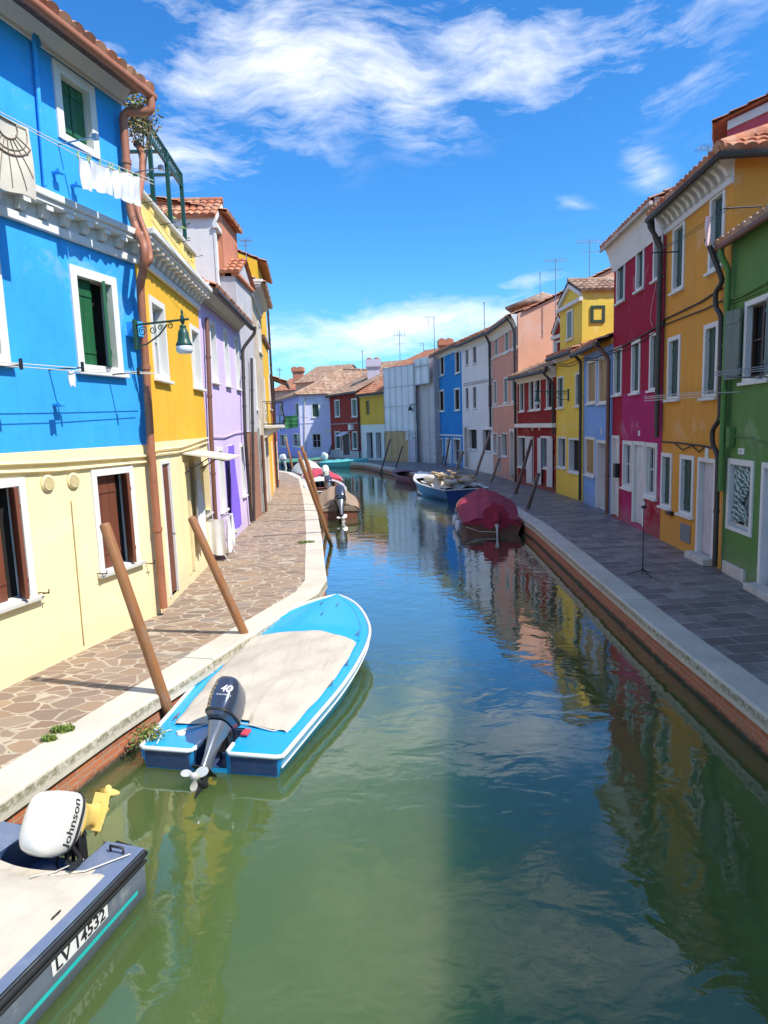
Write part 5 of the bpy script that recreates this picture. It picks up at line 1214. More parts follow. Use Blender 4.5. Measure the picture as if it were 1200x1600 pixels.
for (a, b_, lab) in (((1063, 425), (1067, 422), 'pink curtain end hanging out of the top left ochre window'), ((1124, 392), (1130, 388), 'pink curtain end hanging out of the top right ochre window')):
    mb = MB(); cloth(mb, K8.pt(*a, .12), K8.pt(*b_, .12), .55, .02, 1, 1, nu=8, nv=10); single('pink_cloth', mb, M['cloth_pink'], lab, 'cloth', K8.o.location, K8.o.rotation_euler)
LB2 = empty('washing_line', 'double washing line between ochre and crimson walls at first floor height', 'washing line', K8.o.location, K8.o.rotation_euler)
mb = MB(); p0 = K8.pt(1007, 623, -.45); p1 = K8.pt(1118, 614, -.45)
for dz in (0, .04, -.05): mb.tube([(p0[0], p0[1], p0[2]+dz), (p1[0], p1[1], p1[2]+dz)], .008, 4)
mb.tube([(p1[0], -.01, p1[2]), (p1[0], -.6, p1[2])], .012, 5); part('line', mb, M['linew'], LB2)
LG = empty('washing_line', 'washing line under the open shuttered window of the green house', 'washing line', K9.o.location, K9.o.rotation_euler)
mb = MB(); p0 = K9.pt(1116, 587, -.5); p1 = K9.pt(1230, 575, -.5)
for dz in (0, .03, .06): mb.tube([(p0[0], p0[1], p0[2]+dz), (p1[0], p1[1], p1[2]+dz)], .007, 4)
for px in (1142, 1196): p = K9.pt(px, 588, -.5); mb.tube([(p[0], -.01, p[2]-.05), (p[0], -.6, p[2])], .012, 5)
part('line', mb, M['steel'], LG)
# patterned curtain in the green house window
m, n, b, co = newmat('teal_striped_voile'); wv2 = n.new('ShaderNodeTexWave'); n.link(n.mapv(co, rot=(0, R(25), 0)), wv2.inputs[0]); wv2.inputs['Scale'].default_value = 4.5; wv2.inputs['Distortion'].default_value = 7; wv2.inputs['Detail'].default_value = 4; wv2.inputs['Detail Scale'].default_value = 2
n.link(n.ramp(wv2.outputs['Fac'], [(0, (.03, .10, .10)), (.5, (.18, .30, .30)), (.8, (.55, .62, .62))]), b.inputs['Base Color']); b.inputs['Roughness'].default_value = .8; M['voile'] = m
u0, z1 = K9.at(1142, 724); u1, z0 = K9.at(1172, 832); mb = MB(); W_ = u1-u0-.1; Hh = z1-z0
mb.sheet(lambda s, t: (u0+.06+s*W_*(1-.65*t**1.2), .05+.02*math.sin(s*26), z1-.04-t*Hh*.66), 40, 16); mb.sheet(lambda s, t: (u0+.04+s*W_*.8, .03+.012*math.sin(s*40+t*9), z0+.12+(1-t)*Hh*.30*(.6+.4*math.sin(s*3))), 40, 12)
single('tied_curtain', mb, M['voile'], 'teal striped curtain tied aside in the green house ground window', 'curtain', K9.o.location, K9.o.rotation_euler)
# lilac house purple curtain
a = V.pt(356, 697, -.12); b_ = V.pt(366, 695, -.12); zb_ = V.pt(370, 815, -.12)[2]; mb = MB(); cloth(mb, a, (max(b_[0], a[0]+.7), b_[1], a[2]), a[2]-.35, .05, 3.5, 0, nu=50, nv=20, sag=0)
single('door_curtain', mb, M['cloth_purple'], 'purple curtain hanging over the lilac house door', 'curtain', V.o.location, V.o.rotation_euler)
# white curtains on the dark red house
for px, lab in ((826, 'left'), (842, 'middle'), (858, 'right')):
    mb = MB(); p = K4.pt(px, 684, -.12); mb.sheet(lambda s, t: (p[0]-.25+s*.5+.05*t*math.sin(px), -.10+.04*math.sin(s*18+px), p[2]-t*(p[2]-.2)), 24, 8); single('striped_curtain', mb, M['cloth_w'], lab+' one of three pale curtains over the dark red house doors', 'curtain', K4.o.location, K4.o.rotation_euler, 'door curtains of the dark red house')
# awning over the golden house's doorway
AW = empty('door_awning', 'small flat awning on brackets over the golden house doorway', 'awning', Y.o.location, Y.o.rotation_euler)
p0 = Y.pt(287, 711, -.02); mb = MB(); ua_, ub_ = p0[0]-.1, p0[0]+1.5; zz = p0[2]
mb.loft([[(u, -.002, zz+.05), (u, -.85, zz-.10), (u, -.85, zz-.13), (u, -.002, zz+.02)] for u in (ua_, ub_)], 0, False); part('canopy', mb, M['linen'], AW)
mb = MB()
for u in (ua_+.06, ub_-.06):
    mb = MB(); mb.tube([(u, -.01, zz-.35), (u, -.5, zz-.07), (u, -.80, zz-.14)], .012, 5); part('bracket', mb, M['iron_blk'], AW)
a = Y.pt(302, 722, -.12); mb = MB(); cloth(mb, a, (a[0]+.6, -.12, a[2]), 1.75, .04, 2.5, 1, nu=30, nv=20, sag=0); single('white_door_curtain', mb, M['cloth_w'], 'white fabric sheet hanging beside the golden house doorway', 'curtain', Y.o.location, Y.o.rotation_euler)
# distant washing
c = XY(452, 712); r = ray(445, 655); t_ = 58/r.y; zz = EYE+r.z*t_; x0 = r.x*t_
LF_ = empty('washing_line', 'distant washing line strung beside the violet house', 'washing line', (x0, 58, zz)); mb = MB(); mb.tube([(-1.2, 0, .45), (1.6, 0, .1)], .015, 4); mb.tube([(-1.2, 0, .45), (-1.2, 4, .45)], .015, 4); mb.tube([(1.6, 0, .1), (1.6, 4, .1)], .015, 4); part('line', mb, M['wire'], LF_)
mb = MB(); cloth(mb, (x0-.9, 58, zz+.35), (x0-.1, 58, zz+.3), 1.35, .06, 1.5, 0, nu=10, nv=8); single('blue_towel', mb, M['cloth_blue'], 'blue towel on the distant washing line', 'towel')
m, n, b, co = newmat('green_striped_cotton'); wv2 = n.new('ShaderNodeTexWave', bands_direction='Z'); n.link(co, wv2.inputs[0]); wv2.inputs['Scale'].default_value = .9
n.link(n.ramp(wv2.outputs['Fac'], [(.4, (.012, .09, .03)), (.55, (.04, .18, .05))]), b.inputs['Base Color']); M['gstripe'] = m
mb = MB(); cloth(mb, (x0+.0, 57.9, zz+.25), (x0+1.15, 57.9, zz+.35), 1.1, .08, 1.5, 2, nu=14, nv=8); single('green_towel', mb, M['gstripe'], 'green striped towel on the distant washing line', 'towel')
# ---- drying rack with white sheets
rp = P2(338, 872); dn = Vector((-Y.n.x, -Y.n.y)); RK = empty('drying_rack', 'folding drying rack with white laundry standing at the lilac house', 'drying rack', (rp.x+.05, rp.y, 0), (0, 0, math.atan2(Y.u.y, Y.u.x)))
mb = MB(); 
for x in (-.45, .45):
    mb.tube([(x, -.32, 0), (x, .25, .95)], .012, 6); mb.tube([(x, .32, 0), (x, -.25, .95)], .012, 6)
for y in (-.28, -.14, 0, .14, .28): mb.tube([(-.48, y, .95), (.48, y, .95)], .007, 5)
for y in (-.3, .3): mb.tube([(-.5, y, .95), (.5, y, .95)], .011, 6)
for x in (-.5, .5): mb.tube([(x, -.3, .95), (x, .3, .95)], .011, 6)
for x in (-.45, .45): 
    for y in (-.32, .32): mb.box(x-.03, x+.03, y-.02, y+.02, 0, .04)
part('frame', mb, M['white_sh'], RK)
for (a, b_, dp, lab, s_) in (((-.48, -.31, .965), (.1, -.31, .965), .78, 'white sheet on the canal side of the drying rack', 1), ((.12, -.31, .965), (.48, -.31, .965), .72, 'white towel on the canal side of the drying rack', 2), ((-.50, .26, .965), (-.50, -.28, .965), .80, 'creased white sheet over the near end of the drying rack', 4)):
    mb = MB(); cloth(mb, a, b_, dp, .025, 2.5, s_, nu=24, nv=14, sag=0); single('white_laundry', mb, M['cloth_w'], lab, 'laundry', RK.location, RK.rotation_euler, 'white laundry on the drying rack')

# ================================================================== WEEDS
def tuft(mb, c, r, k, h, rnd, mis=(0, 1)):
    for _ in range(k):
        a = rnd.uniform(0, 6.28); q = r*math.sqrt(rnd.random()); p = Vector((c[0]+q*math.cos(a), c[1]+q*math.sin(a)*.6, c[2])); l = Vector((rnd.gauss(0, .5), rnd.gauss(0, .5), 1)).normalized()*h*rnd.uniform(.4, 1.2); s_ = Vector((-l.y, l.x, 0)).normalized()*.006 if l.xy.length > .001 else Vector((.006, 0, 0))
        mb.add([p-s_, p+s_, p+l*.6+s_, p+l, p+l*.6-s_], [(0, 1, 2, 3, 4)], rnd.choice(mis))
rnd = random.Random(9)
for (px, py, k, r_, lab) in ((98, 1142, 420, .11, 'larger grass tuft growing between paving and kerb near the white outboard'), (77, 1157, 220, .07, 'smaller grass tuft at the paving edge'), (478, 848, 350, .22, 'patch of grass in the paving joint beside the leaning pole bundle')):
    p = gp(px, py, 0.0); mb = MB(); tuft(mb, (0, 0, 0), r_, k, .06, rnd); single('grass_tuft', mb, [LF, LY], lab, 'grass tuft', p+Vector((0, 0, .0)))
p = gp(222, 1150, -.2); plant('wall_weed', 'yellow green weed growing from the brick wall behind the blue boat', 'weed', (p.x+.05, p.y+.02, -.22), [((0, 0, -.02), (.16, .14, .12), 700), ((.05, -.05, -.14), (.10, .1, .1), 200)], [LY, LF, LB], 5, .045, 4)

# ================================================================== MICROPHONE-STYLE TRIPOD
p = gp(1004, 899); T = empty('tripod_stand', 'thin dark tripod stand alone on the shaded quay', 'stand', (p.x, p.y, 0), (0, 0, .35)); hz_ = EYE+ray(1005, 786).z*(p.y/ray(1005, 786).y)
mb = MB(); mb.tube([(0, 0, .03), (0, 0, hz_*.62)], .010, 8); mb.tube([(0, 0, hz_*.60), (0, 0, hz_-.08)], .007, 8); part('pole', mb, M['iron_blk'], T)
for k in range(3):
    a = k*2.094+.4; mb = MB(); mb.tube([(0, 0, .10), (.15*math.cos(a), .15*math.sin(a), .055), (.27*math.cos(a), .27*math.sin(a), .012)], .010, 6); part('leg', mb, M['iron_blk'], T)
mb = MB(); mb.lathe((0, 0, .08), [(.022, 0), (.022, .06)], 10); mb.box(-.035, .035, -.035, .035, hz_-.10, hz_-.05, 0, .01); part('hub', mb, M['iron_blk'], T); mb = MB(); mb.lathe((0, 0, hz_-.05), [(.02, 0), (.028, .03), (.018, .07)], 10); part('clamp', mb, M['white_sh'], T)

# ================================================================== MOORING POLES
poles = []
def mpole(base, zb, top, label, r=.06, mat='pole', dY=0.0, toppt=None, group='wooden mooring poles', zlow=None):
    b_ = gp(*base, zb); d = ray(*top)
    if toppt is None: t = (b_.y+dY)/d.y; tp = EYEP+d*t
    else: tp = toppt
    ax = (tp-b_).normalized(); lo = b_-ax*((b_.z-(WZ-.6))/ax.z); L = (tp-lo).length
    q = Vector((0, 0, 1)).rotation_difference(ax); mb = MB()
    mb.tube([(0, 0, 0), (0, 0, L*.5), (0, 0, L-.02), (0, 0, L)], [r*1.05, r, r*.92, r*.7], 14)
    o = single('mooring_pole', mb, M[mat], label, 'mooring pole', lo, q.to_euler(), group); poles.append(o); return o
def shadow_solve(top, foot):
    """top of a pole from its sight line and the ground point where its shadow ends"""
    f = gp(*foot); d = ray(*top); # f + SUN*s  vs  EYE + d*t
    a = d.dot(d); b_ = d.dot(SUN); c = SUN.dot(SUN); w0 = EYEP-f; e = d.dot(w0); g = SUN.dot(w0)
    t = (b_*g-c*e)/(a*c-b_*b_); return EYEP+d*t
t1 = shadow_solve((163, 818), (44, 1061)); t2 = shadow_solve((299, 808), (214, 984))
mpole((266, 1119), -.30, (163, 818), 'brown mooring pole leaning over the near pavement behind the blue boat stern', .062, toppt=t1)
mpole((386, 999), -.10, (299, 808), 'brown mooring pole leaning over the near pavement beside the blue boat cover', .062, toppt=t2)
for base, top, dY, lab in (((518, 853), (468, 716), -1.5, 'frontmost brown pole of the leaning bundle at the left quay'), ((511, 832), (475, 706), -1.0, 'second brown pole of the leaning bundle at the left quay'), ((503, 806), (471, 697), -.5, 'tallest thin pole of the leaning bundle at the left quay'), ((495, 788), (466, 705), 0, 'rearmost pole of the leaning bundle at the left quay'), ((507, 818), (481, 722), 0, 'short pole inside the leaning bundle at the left quay')):
    mpole(base, -.45, top, lab, .055, dY=dY)
for base, top, r_, mt, lab in (((736.5, 762), (767, 672), .07, 'pole_gr', 'tall weathered pole between the cargo boat and the crimson covered boat'), ((762, 768), (780.5, 715), .07, 'pole_gr', 'grey weathered pole just behind the crimson cover'), ((800, 790), (831, 687), .065, 'pole_dk', 'tall dark red pole in front of the dark red house'), ((818, 816), (842, 739), .065, 'pole_dk', 'dark red pole at the stern of the crimson covered boat'), ((709.5, 745), (723.5, 705), .11, 'pole_gr', 'thick short grey pole behind the cargo boat'), ((693, 739), (703, 683), .06, 'pole_dk', 'thin dark pole before the far blue house'), ((686, 736), (693, 712), .10, 'pole_gr', 'thick stub pole before the far blue house'), ((744, 765), (750, 751), .05, 'pole_dk', 'short broken pole beside the crimson cover'),
    ((594, 740), (610, 686), .06, 'pole_dk', 'left of the two dark poles at the plywood hoarding'), ((615, 741), (629, 697), .06, 'pole_dk', 'right of the two dark poles at the plywood hoarding'), ((571.7, 722), (581, 681), .06, 'pole_gr', 'pale pole before the yellow arcade house'), ((484, 722), (498, 686), .08, 'pole_gr', 'pale grey pole before the violet corner house wall'), ((510, 722), (518, 695), .08, 'pole_gr', 'pale short pole before the dark red far house'), ((547, 724), (552, 673), .06, 'pole_dk', 'dark pole before the dark red far house'), ((458.5, 738), (446, 683), .08, 'pole', 'brown pole leaning left in the side canal'), ((441, 716), (450, 688), .06, 'pole_dk', 'thin dark pole crossing behind the side canal pole')):
    mpole(base, -.45 if mt else 0, top, lab, r_, mt)

# ================================================================== BOATS
def interp(tab, t):
    """smooth curve through the table (cubic Hermite)"""
    n_ = len(tab)
    for i in range(n_-1):
        (a, va), (b_, vb) = tab[i], tab[i+1]
        if t <= b_:
            h = b_-a; q = max(0, (t-a)/h); sl = lambda j: (tab[min(j+1, n_-1)][1]-tab[max(j-1, 0)][1])/(tab[min(j+1, n_-1)][0]-tab[max(j-1, 0)][0])
            m0, m1 = sl(i)*h, sl(i+1)*h; q2, q3 = q*q, q*q*q
            return (2*q3-3*q2+1)*va+(q3-2*q2+q)*m0+(-2*q3+3*q2)*vb+(q3-q2)*m1
    return tab[-1][1]
paint = lambda name, c, rough=.28, dirt=None: flat(name, c, rough, var=.05, scale=3, bmp=.04, coat=.35, dirt=dirt)
M['b_blue'] = paint('boat_blue_gelcoat', (.015, .36, .72), dirt=((.03, .30, .55), .35)); M['b_white'] = paint('white_rub_rail', (.75, .75, .74)); M['b_navy'] = paint('navy_hull', (.02, .05, .13), .35, ((.10, .12, .15), .5))
M['b_royal'] = paint('royal_blue_hull', (.02, .08, .24), .35); M['b_grey'] = flat('weathered_grey_hull', (.12, .145, .185), .55, scale=5, bmp=.15, dirt=((.36, .37, .36), .8)); M['b_greydeck'] = flat('slate_blue_deck', (.13, .17, .265), .5, scale=5, dirt=((.25, .28, .35), .5))
M['b_wood'] = wood('varnished_boat_wood', (.26, .09, .045), (.15, .05, .03), .3); M['b_teal'] = paint('teal_hull', (.12, .48, .50)); M['b_maroon'] = flat('faded_maroon_hull', (.22, .10, .13), .6); M['rub'] = flat('black_rubber', (.012, .012, .014), .6)
def canvas(name, c, wr=1.0):
    m, n, b, co = newmat(name); f = n.noise(co, 2.2, 5, .55, .6)
    base = n.mix(n.rng(f, .3, .7), sc3(c, .86), sc3(c, 1.08)); base = n.mix(n.rng(n.noise(co, 4, 6, .7), .56, .72, 0, .3), base, sc3(c, .7))
    n.link(base, b.inputs['Base Color']); b.inputs['Roughness'].default_value = .85
    fold = n.noise(n.mapv(co, scale=(1, 2.6, 1), rot=(0, 0, .5)), 1.6, 3, .5, 1.2)
    bump(n, b, n.m('ADD', n.m('MULTIPLY', fold, 1.0*wr), n.m('MULTIPLY', n.noise(co, 120, 2), .03)), .6, .04); M[name] = m; return m
canvas('canvas_cream', (.52, .46, .375)); canvas('canvas_crimson', (.36, .024, .055), 1.4); canvas('canvas_brown', (.33, .24, .17)); canvas('canvas_red', (.55, .06, .09)); canvas('canvas_white', (.62, .58, .50)); canvas('canvas_teal', (.10, .45, .45)); canvas('canvas_green', (.06, .26, .18))
def hull_mesh(L, beam, sheer, wlf, N=44, bot=-.22, notch=None, flare=1.0):
    mb = MB(); rings = []
    for i in range(N+1):
        t = i/N; x = L*t; h = interp(beam, t); z = interp(sheer, t); w_ = interp(wlf, t)
        rk = .10*L*max(0, t-.8)/.2*.35     # raked stem
        sec = [(x, h, z), (x-rk*.1, h*(.985), z-.07), (x-rk*.5, h*(w_+(1-w_)*.45), z*.45), (x-rk, h*w_, .0), (x-rk*1.3, h*w_*.8, -.12), (x-rk*1.5, 0, bot)]
        rings.append([Vector(p) for p in sec]+[Vector((p[0], -p[1], p[2])) for p in sec[-2::-1]])
    vs = [p for r_ in rings for p in r_]; n = len(rings[0]); fs = []; mis = []
    for i in range(N):
        for k in range(n-1):
            fs.append((i*n+k, i*n+k+1, (i+1)*n+k+1, (i+1)*n+k))
    b0 = len(mb.v); mb.v.extend([tuple(v) for v in vs])
    for j, f in enumerate(fs):
        k = j % (n-1); mb.f.append(tuple(b0+q for q in f)); mb.mi.append(0 if k in (0, 1, n-2, n-3) else (1 if k in (2, n-4) else 2)); mb.sm.append(True)
    r0 = rings[0]; z = r0[0].z
    if notch:
        nw, nz = notch; mb.poly([r0[0], r0[1], r0[2], r0[3], r0[4], (0, nw, r0[4].z), (0, nw, z)], 0); mb.poly([Vector((p.x, -p.y, p.z)) for p in (r0[0], r0[1], r0[2], r0[3], r0[4])]+[(0, -nw, r0[4].z), (0, -nw, z)], 0)
        mb.poly([(0, nw, nz), (0, -nw, nz), (0, -nw, -.12), (0, nw, -.12)], 0)
    else: mb.poly(r0, 0)
    return mb
def edge(L, beam, sheer, ins=0, dz=0, t0=0, t1=1, N=44, side=1):
    out = []
    for i in range(N+1):
        t = t0+(t1-t0)*i/N; out.append(Vector((L*t-(ins if t > .97 else 0), side*max(0, interp(beam, t)-ins), interp(sheer, t)+dz)))
    return out
def outboard(boat, x, y, z, tilt, sc, cowl, legm, accent, prop, steer=0, tiller=True, label=None, simple=False, leg=1.0):
    T_ = Matrix.Translation((x, y, z)) @ Matrix.Rotation(R(tilt), 4, 'Y') @ Matrix.Rotation(R(steer), 4, 'Z') @ Matrix.Scale(sc, 4)
    T0 = Matrix.Translation((x, y, z)) @ Matrix.Scale(sc, 4); TL = T_ @ Matrix.Diagonal((1, 1, leg, 1))
    def sec(zz, xc, hl, hw, e=3.2, n=28):
        out = []
        for k in range(n):
            a = 2*math.pi*k/n; ca, sa = math.cos(a), math.sin(a)
            out.append((xc+hl*math.copysign(abs(ca)**(2/e), ca), hw*math.copysign(abs(sa)**(2/e), sa), zz))
        return out
    mb = MB(); mb.M = TL       # midsection
    mb.loft([sec(.08, -.17, .17, .11), sec(.0, -.18, .15, .095), sec(-.12, -.20, .12, .07, 2.4), sec(-.34, -.22, .095, .048, 2.2), sec(-.50, -.22, .11, .045, 2.2)])
    mo = part('outboard_motor', mb, legm, boat, label)
    mb = MB(); mb.M = T_; mb.loft([sec(.085, -.16, .20, .125), sec(.12, -.16, .245, .14), sec(.20, -.155, .268, .158), sec(.32, -.15, .272, .162, 3.8), sec(.44, -.15, .262, .156, 3.8), sec(.53, -.16, .238, .138, 3.6), sec(.58, -.17, .20, .112), sec(.606, -.175, .13, .07), sec(.618, -.16, .05, .03)])
    co_ = part('cowling', mb, cowl, mo); bv = BVHTree.FromPolygons([Vector(v) for v in mb.v], [list(f) for f in mb.f])
    mb = MB(); mb.M = T_; mb.loft([sec(.155, -.158, .262, .164), sec(.175, -.156, .270, .170), sec(.182, -.156, .262, .164)], 0); part('cowl_seam', mb, accent, mo)
    mb = MB(); mb.M = T0        # bracket
    for s_ in (-1, 1): mb.box(-.07, .03, s_*.085-.012, s_*.085+.012, -.20, .10, 0, .01)
    mb.box(-.06, .0, -.07, .07, -.16, .02, 0, .01); mb.tube([(-.03, -.12, .07), (-.03, .12, .07)], .022, 8); mb.tube([(-.05, -.05, -.02), (-.02, -.04, -.25)], .018, 6); mb.tube([(-.05, .05, -.02), (-.02, .04, -.25)], .018, 6)
    part('bracket', mb, M['rub'], mo)
    mb = MB(); mb.M = TL        # lower unit
    mb.box(-.42, -.08, -.09, .09, -.535, -.515, 0, .008); mb.loft([sec(-.515, -.23, .11, .035, 2), sec(-.62, -.22, .10, .030, 2)]); mb.lathe((-.22, 0, -.66), [(.004, .19), (.03, .15), (.052, .06), (.055, -.06), (.045, -.16)], 12, axis='x')
    mb.loft([sec(-.69, -.22, .085, .014, 2), sec(-.78, -.25, .06, .010, 2), sec(-.86, -.28, .03, .006, 2)]); part('gearcase', mb, M['rub'] if not simple and legm is not M.get('yl') else legm, mo)
    mb = MB(); mb.M = TL; mb.lathe((-.40, 0, -.66), [(.045, .02), (.048, -.05), (.03, -.09), (.005, -.10)], 12, axis='x')
    for k in range(3):
        a0 = k*2.094+.3; vs = []
        for (rr_, w0, tw) in ((.04, .030, .035), (.08, .055, .03), (.12, .065, .022), (.15, .05, .014), (.165, .02, .006)):
            for sg in (-1, 1):
                a = a0+sg*w0/rr_*.8; vs.append((-.43+sg*tw, rr_*math.cos(a), -.66+rr_*math.sin(a)))
        mb.add(vs, [(2*i, 2*i+1, 2*i+3, 2*i+2) for i in range(4)], 0, True); mb.add([(v[0]-.006, v[1], v[2]) for v in vs], [(2*i, 2*i+2, 2*i+3, 2*i+1) for i in range(4)], 0, True)
    part('propeller', mb, prop, mo)
    if tiller:
        mb = MB(); mb.M = T_; mb.tube([(.04, .06, .06), (.10, .17, .08), (.12, .26, .16)], .020, 8); mb.tube([(.12, .26, .16), (.15, .33, .34)], .027, 10); part('tiller', mb, M['rub'], mo)
        mb = MB(); mb.M = T_; 
        for a, b_ in (((.04, -.06, .1), (.16, -.12, -.02)), ((.05, .05, .1), (.2, .10, -.04)), ((.03, 0, .12), (.25, -.05, .02))): mb.tube([a, ((a[0]+b_[0])/2+.03, (a[1]+b_[1])/2, (a[2]+b_[2])/2+.05), b_], .009, 6)
        part('cable_loom', mb, M['rub'], mo)
    return mo, T_, bv
def dirv(T_, v): return (T_.to_3x3() @ Vector(v)).normalized()

# ---- blue boat with cream cover (near)
BLv = [(0, .755), (.15, .83), (.35, .93), (.55, .95), (.70, .88), (.82, .68), (.92, .42), (.975, .18), (1, .02)]; SH = [(0, .20), (.3, .25), (.6, .33), (.85, .43), (1, .50)]; WLF = [(0, .93), (.5, .90), (.8, .66), (1, .15)]
LB1 = 4.82; hd = R(78.5)
b1 = empty('motor_boat', 'bright blue boat with cream canvas cover and slate outboard at the near left quay', 'boat', (-1.80, 6.08, WZ), (0, 0, hd))
nw = .17; wx = .50
part('hull', hull_mesh(LB1, BLv, SH, WLF, notch=(nw, .05)), [M['b_blue'], M['b_navy'] if False else M['b_blue'], M['b_white']], b1)
dk = MB(); NX = 48; sx_ = [0, wx]+[LB1*i/NX for i in range(1, NX+1) if LB1*i/NX > wx+.02]; sx_ = sorted(set([0, .12, .25, .38, wx]+sx_[2:]))
for i in range(len(sx_)-1):
    xa, xb = sx_[i], sx_[i+1]; ha, hb_ = interp(BLv, xa/LB1), interp(BLv, xb/LB1); za, zb_ = interp(SH, xa/LB1)+.012, interp(SH, xb/LB1)+.012
    if xb <= wx+1e-6:
        for s_ in (-1, 1): dk.quad((xa, s_*nw, za), (xb, s_*nw, zb_), (xb, s_*hb_, zb_), (xa, s_*ha, za))
    else:
        cr0 = .03*max(0, min(1, (xa/LB1-.62)/.1)); cr1 = .03*max(0, min(1, (xb/LB1-.62)/.1))
        for k in range(8):
            s0, s1 = -1+k/4, -1+(k+1)/4; dk.add([(xa, s0*ha, za+cr0*(1-s0*s0)), (xb, s0*hb_, zb_+cr1*(1-s0*s0)), (xb, s1*hb_, zb_+cr1*(1-s1*s1)), (xa, s1*ha, za+cr0*(1-s1*s1))], [(0, 1, 2, 3)], 0, False)
part('deck', dk, M['b_blue'], b1)
wl_ = MB(); zt_ = .212
for s_ in (-1, 1): wl_.box(0.004, wx, s_*nw-.012, s_*nw+.012, .04, zt_+.004)
wl_.box(wx-.03, wx, -nw+.013, nw-.013, .04, zt_+.006); wl_.box(.01, wx-.031, -nw+.013, nw-.013, .03, .05); part('motor_well', wl_, M['b_navy'], b1)
rr = MB(); zr = .012
port = edge(LB1, BLv, SH, 0, zr); stb = edge(LB1, BLv, SH, 0, zr, side=-1)
path = [Vector((wx*.35, nw, .215)), Vector((.02, nw+.01, .212)), Vector((-.012, nw+.05, .212)), Vector((-.012, .70, .212)), Vector((.015, .755, .212))]+port[1:]
path2 = [Vector((wx*.35, -nw, .215)), Vector((.02, -nw-.01, .212)), Vector((-.012, -nw-.05, .212)), Vector((-.012, -.70, .212)), Vector((.015, -.755, .212))]+stb[1:]
rr.tube(path, .024, 8); rr.tube(path2, .024, 8); part('rub_rail', rr, M['b_white'], b1)
sr_ = MB(); 
for s_ in (1, -1): sr_.tube(edge(LB1, [(a, v*.985) for a, v in BLv], [(a, v-.10) for a, v in SH], 0, 0, .0, .93, side=s_), .010, 6)
part('side_stripe', sr_, M['b_white'], b1)
cm = MB()
for s_ in (1, -1): cm.tube(edge(LB1, BLv, SH, .135, .018, .62, .955, side=s_), .018, 6); cm.tube(edge(LB1, BLv, SH, .135, .016, .10, .62, side=s_), .010, 6)
part('coaming', cm, M['b_blue'], b1)
cv_ = MB()
def coverfn(s, t):
    q = s*2-1; x0 = .62 if abs(q) < .30 else .46+.0*q; x0 += .10*(1-abs(q))*(abs(q) >= .30); x1 = 3.28-.32*abs(q)**1.7
    x = x0+(x1-x0)*t; hw = max(.05, interp(BLv, x/LB1)-.165); z = interp(SH, x/LB1)+.055+.055*(1-q*q)*math.sin(math.pi*min(1, t*1.02))**.4
    z += .012*math.sin(x*3+q*4)*(1-abs(q)) + .006*math.sin(x*11+q*9)
    if t < .02: z -= .02
    if abs(q) > .97: z -= .035; hw += .012
    if t > .985: z -= .035
    return (x, q*hw, z)
cv_.sheet(coverfn, 40, 60); part('canvas_cover', cv_, M['canvas_cream'], b1)
ft = MB(); ft.lathe((.30, .46, .214), [(.05, 0), (.05, .02), (.03, .03), (.0, .031)][:3], 16); part('hatch_cap', ft, M['white_sh'], b1)
ft = MB()
for (x, y) in ((3.9, .0), (4.35, .14), (4.3, -.14), (1.6, -.80), (3.3, .70), (2.2, -.84), (.6, .68), (3.2, -.74)):
    h_ = interp(SH, x/LB1)+.018; ft.tube([(x-.06, y, h_+.035), (x+.06, y, h_+.035)], .009, 6); ft.tube([(x, y, h_-.01), (x, y, h_+.035)], .009, 6)
part('cleat', ft, M['steel'], b1)
rp_ = MB(); rp_.tube([(3.3, .70, .40), (3.1, .85, .45), (2.9, 1.02, .40), (2.8, 1.15, .30)], .010, 6); rp_.tube([(.30, .52, .24), (.5, .30, .24), (.58, .1, .26), (.52, -.25, .25), (.45, -.5, .24), (.62, -.66, .24)], .008, 6); rp_.tube([(.05, .60, .23), (.30, .68, .23), (.35, .60, .235)], .007, 6); part('mooring_rope', rp_, M['linew'], b1)
hn = MB(); hn.box(.30, .42, -.27, -.19, .235, .27, 0, .012); part('red_handle', hn, M['canvas_red'], b1)
for y0 in (-.70, .22): tr = MB(); tr.box(-.018, -.002, y0, y0+.48, .02, .19, 0, .006); part('transom_panel', tr, M['b_navy'], b1)
M['motor_grey'] = flat('motor_slate_metallic', (.055, .07, .115), .25, metal=.35, var=.05, bmp=0, coat=.6); M['motor_leg'] = flat('motor_leg_grey', (.15, .17, .21), .35, metal=.3, bmp=0, coat=.3); M['alu'] = flat('cast_aluminium', (.62, .60, .56), .35, metal=.3)
mo, T_, bv = outboard(b1, .20, -.06, .27, 47, .88, M['motor_grey'], M['motor_leg'], M['rub'], M['alu'], steer=0, leg=.88)
lt = MB(); a_ = dirv(T_, (-1, 0, 0)); u_ = dirv(T_, (0, 0, 1)); s_ = dirv(T_, (0, -1, 0)); o_ = T_ @ Vector((-.45, -.06, .41))
lettering(lt, '40', .105, o_, s_, u_, bv, a_, shear=.2, bold=.002); o_ = T_ @ Vector((-.45, -.05, .335)); lettering(lt, 'FOUR STROKE', .022, o_, s_, u_, bv, a_); part('number_decal', lt, M['b_white'], mo)
lt = MB(); o_ = T_ @ Vector((-.42, .11, .35)); nn = (a_*.75-s_*.65).normalized(); ex = u_; ey = ex.cross(nn)*-1; lettering(lt, 'YAMAHA', .075, o_, ex, nn.cross(ex), bv, nn, shear=.15, bold=.001); part('maker_decal', lt, flat('decal_gold', (.55, .40, .2), .4), mo)
# registration on the side of the hull

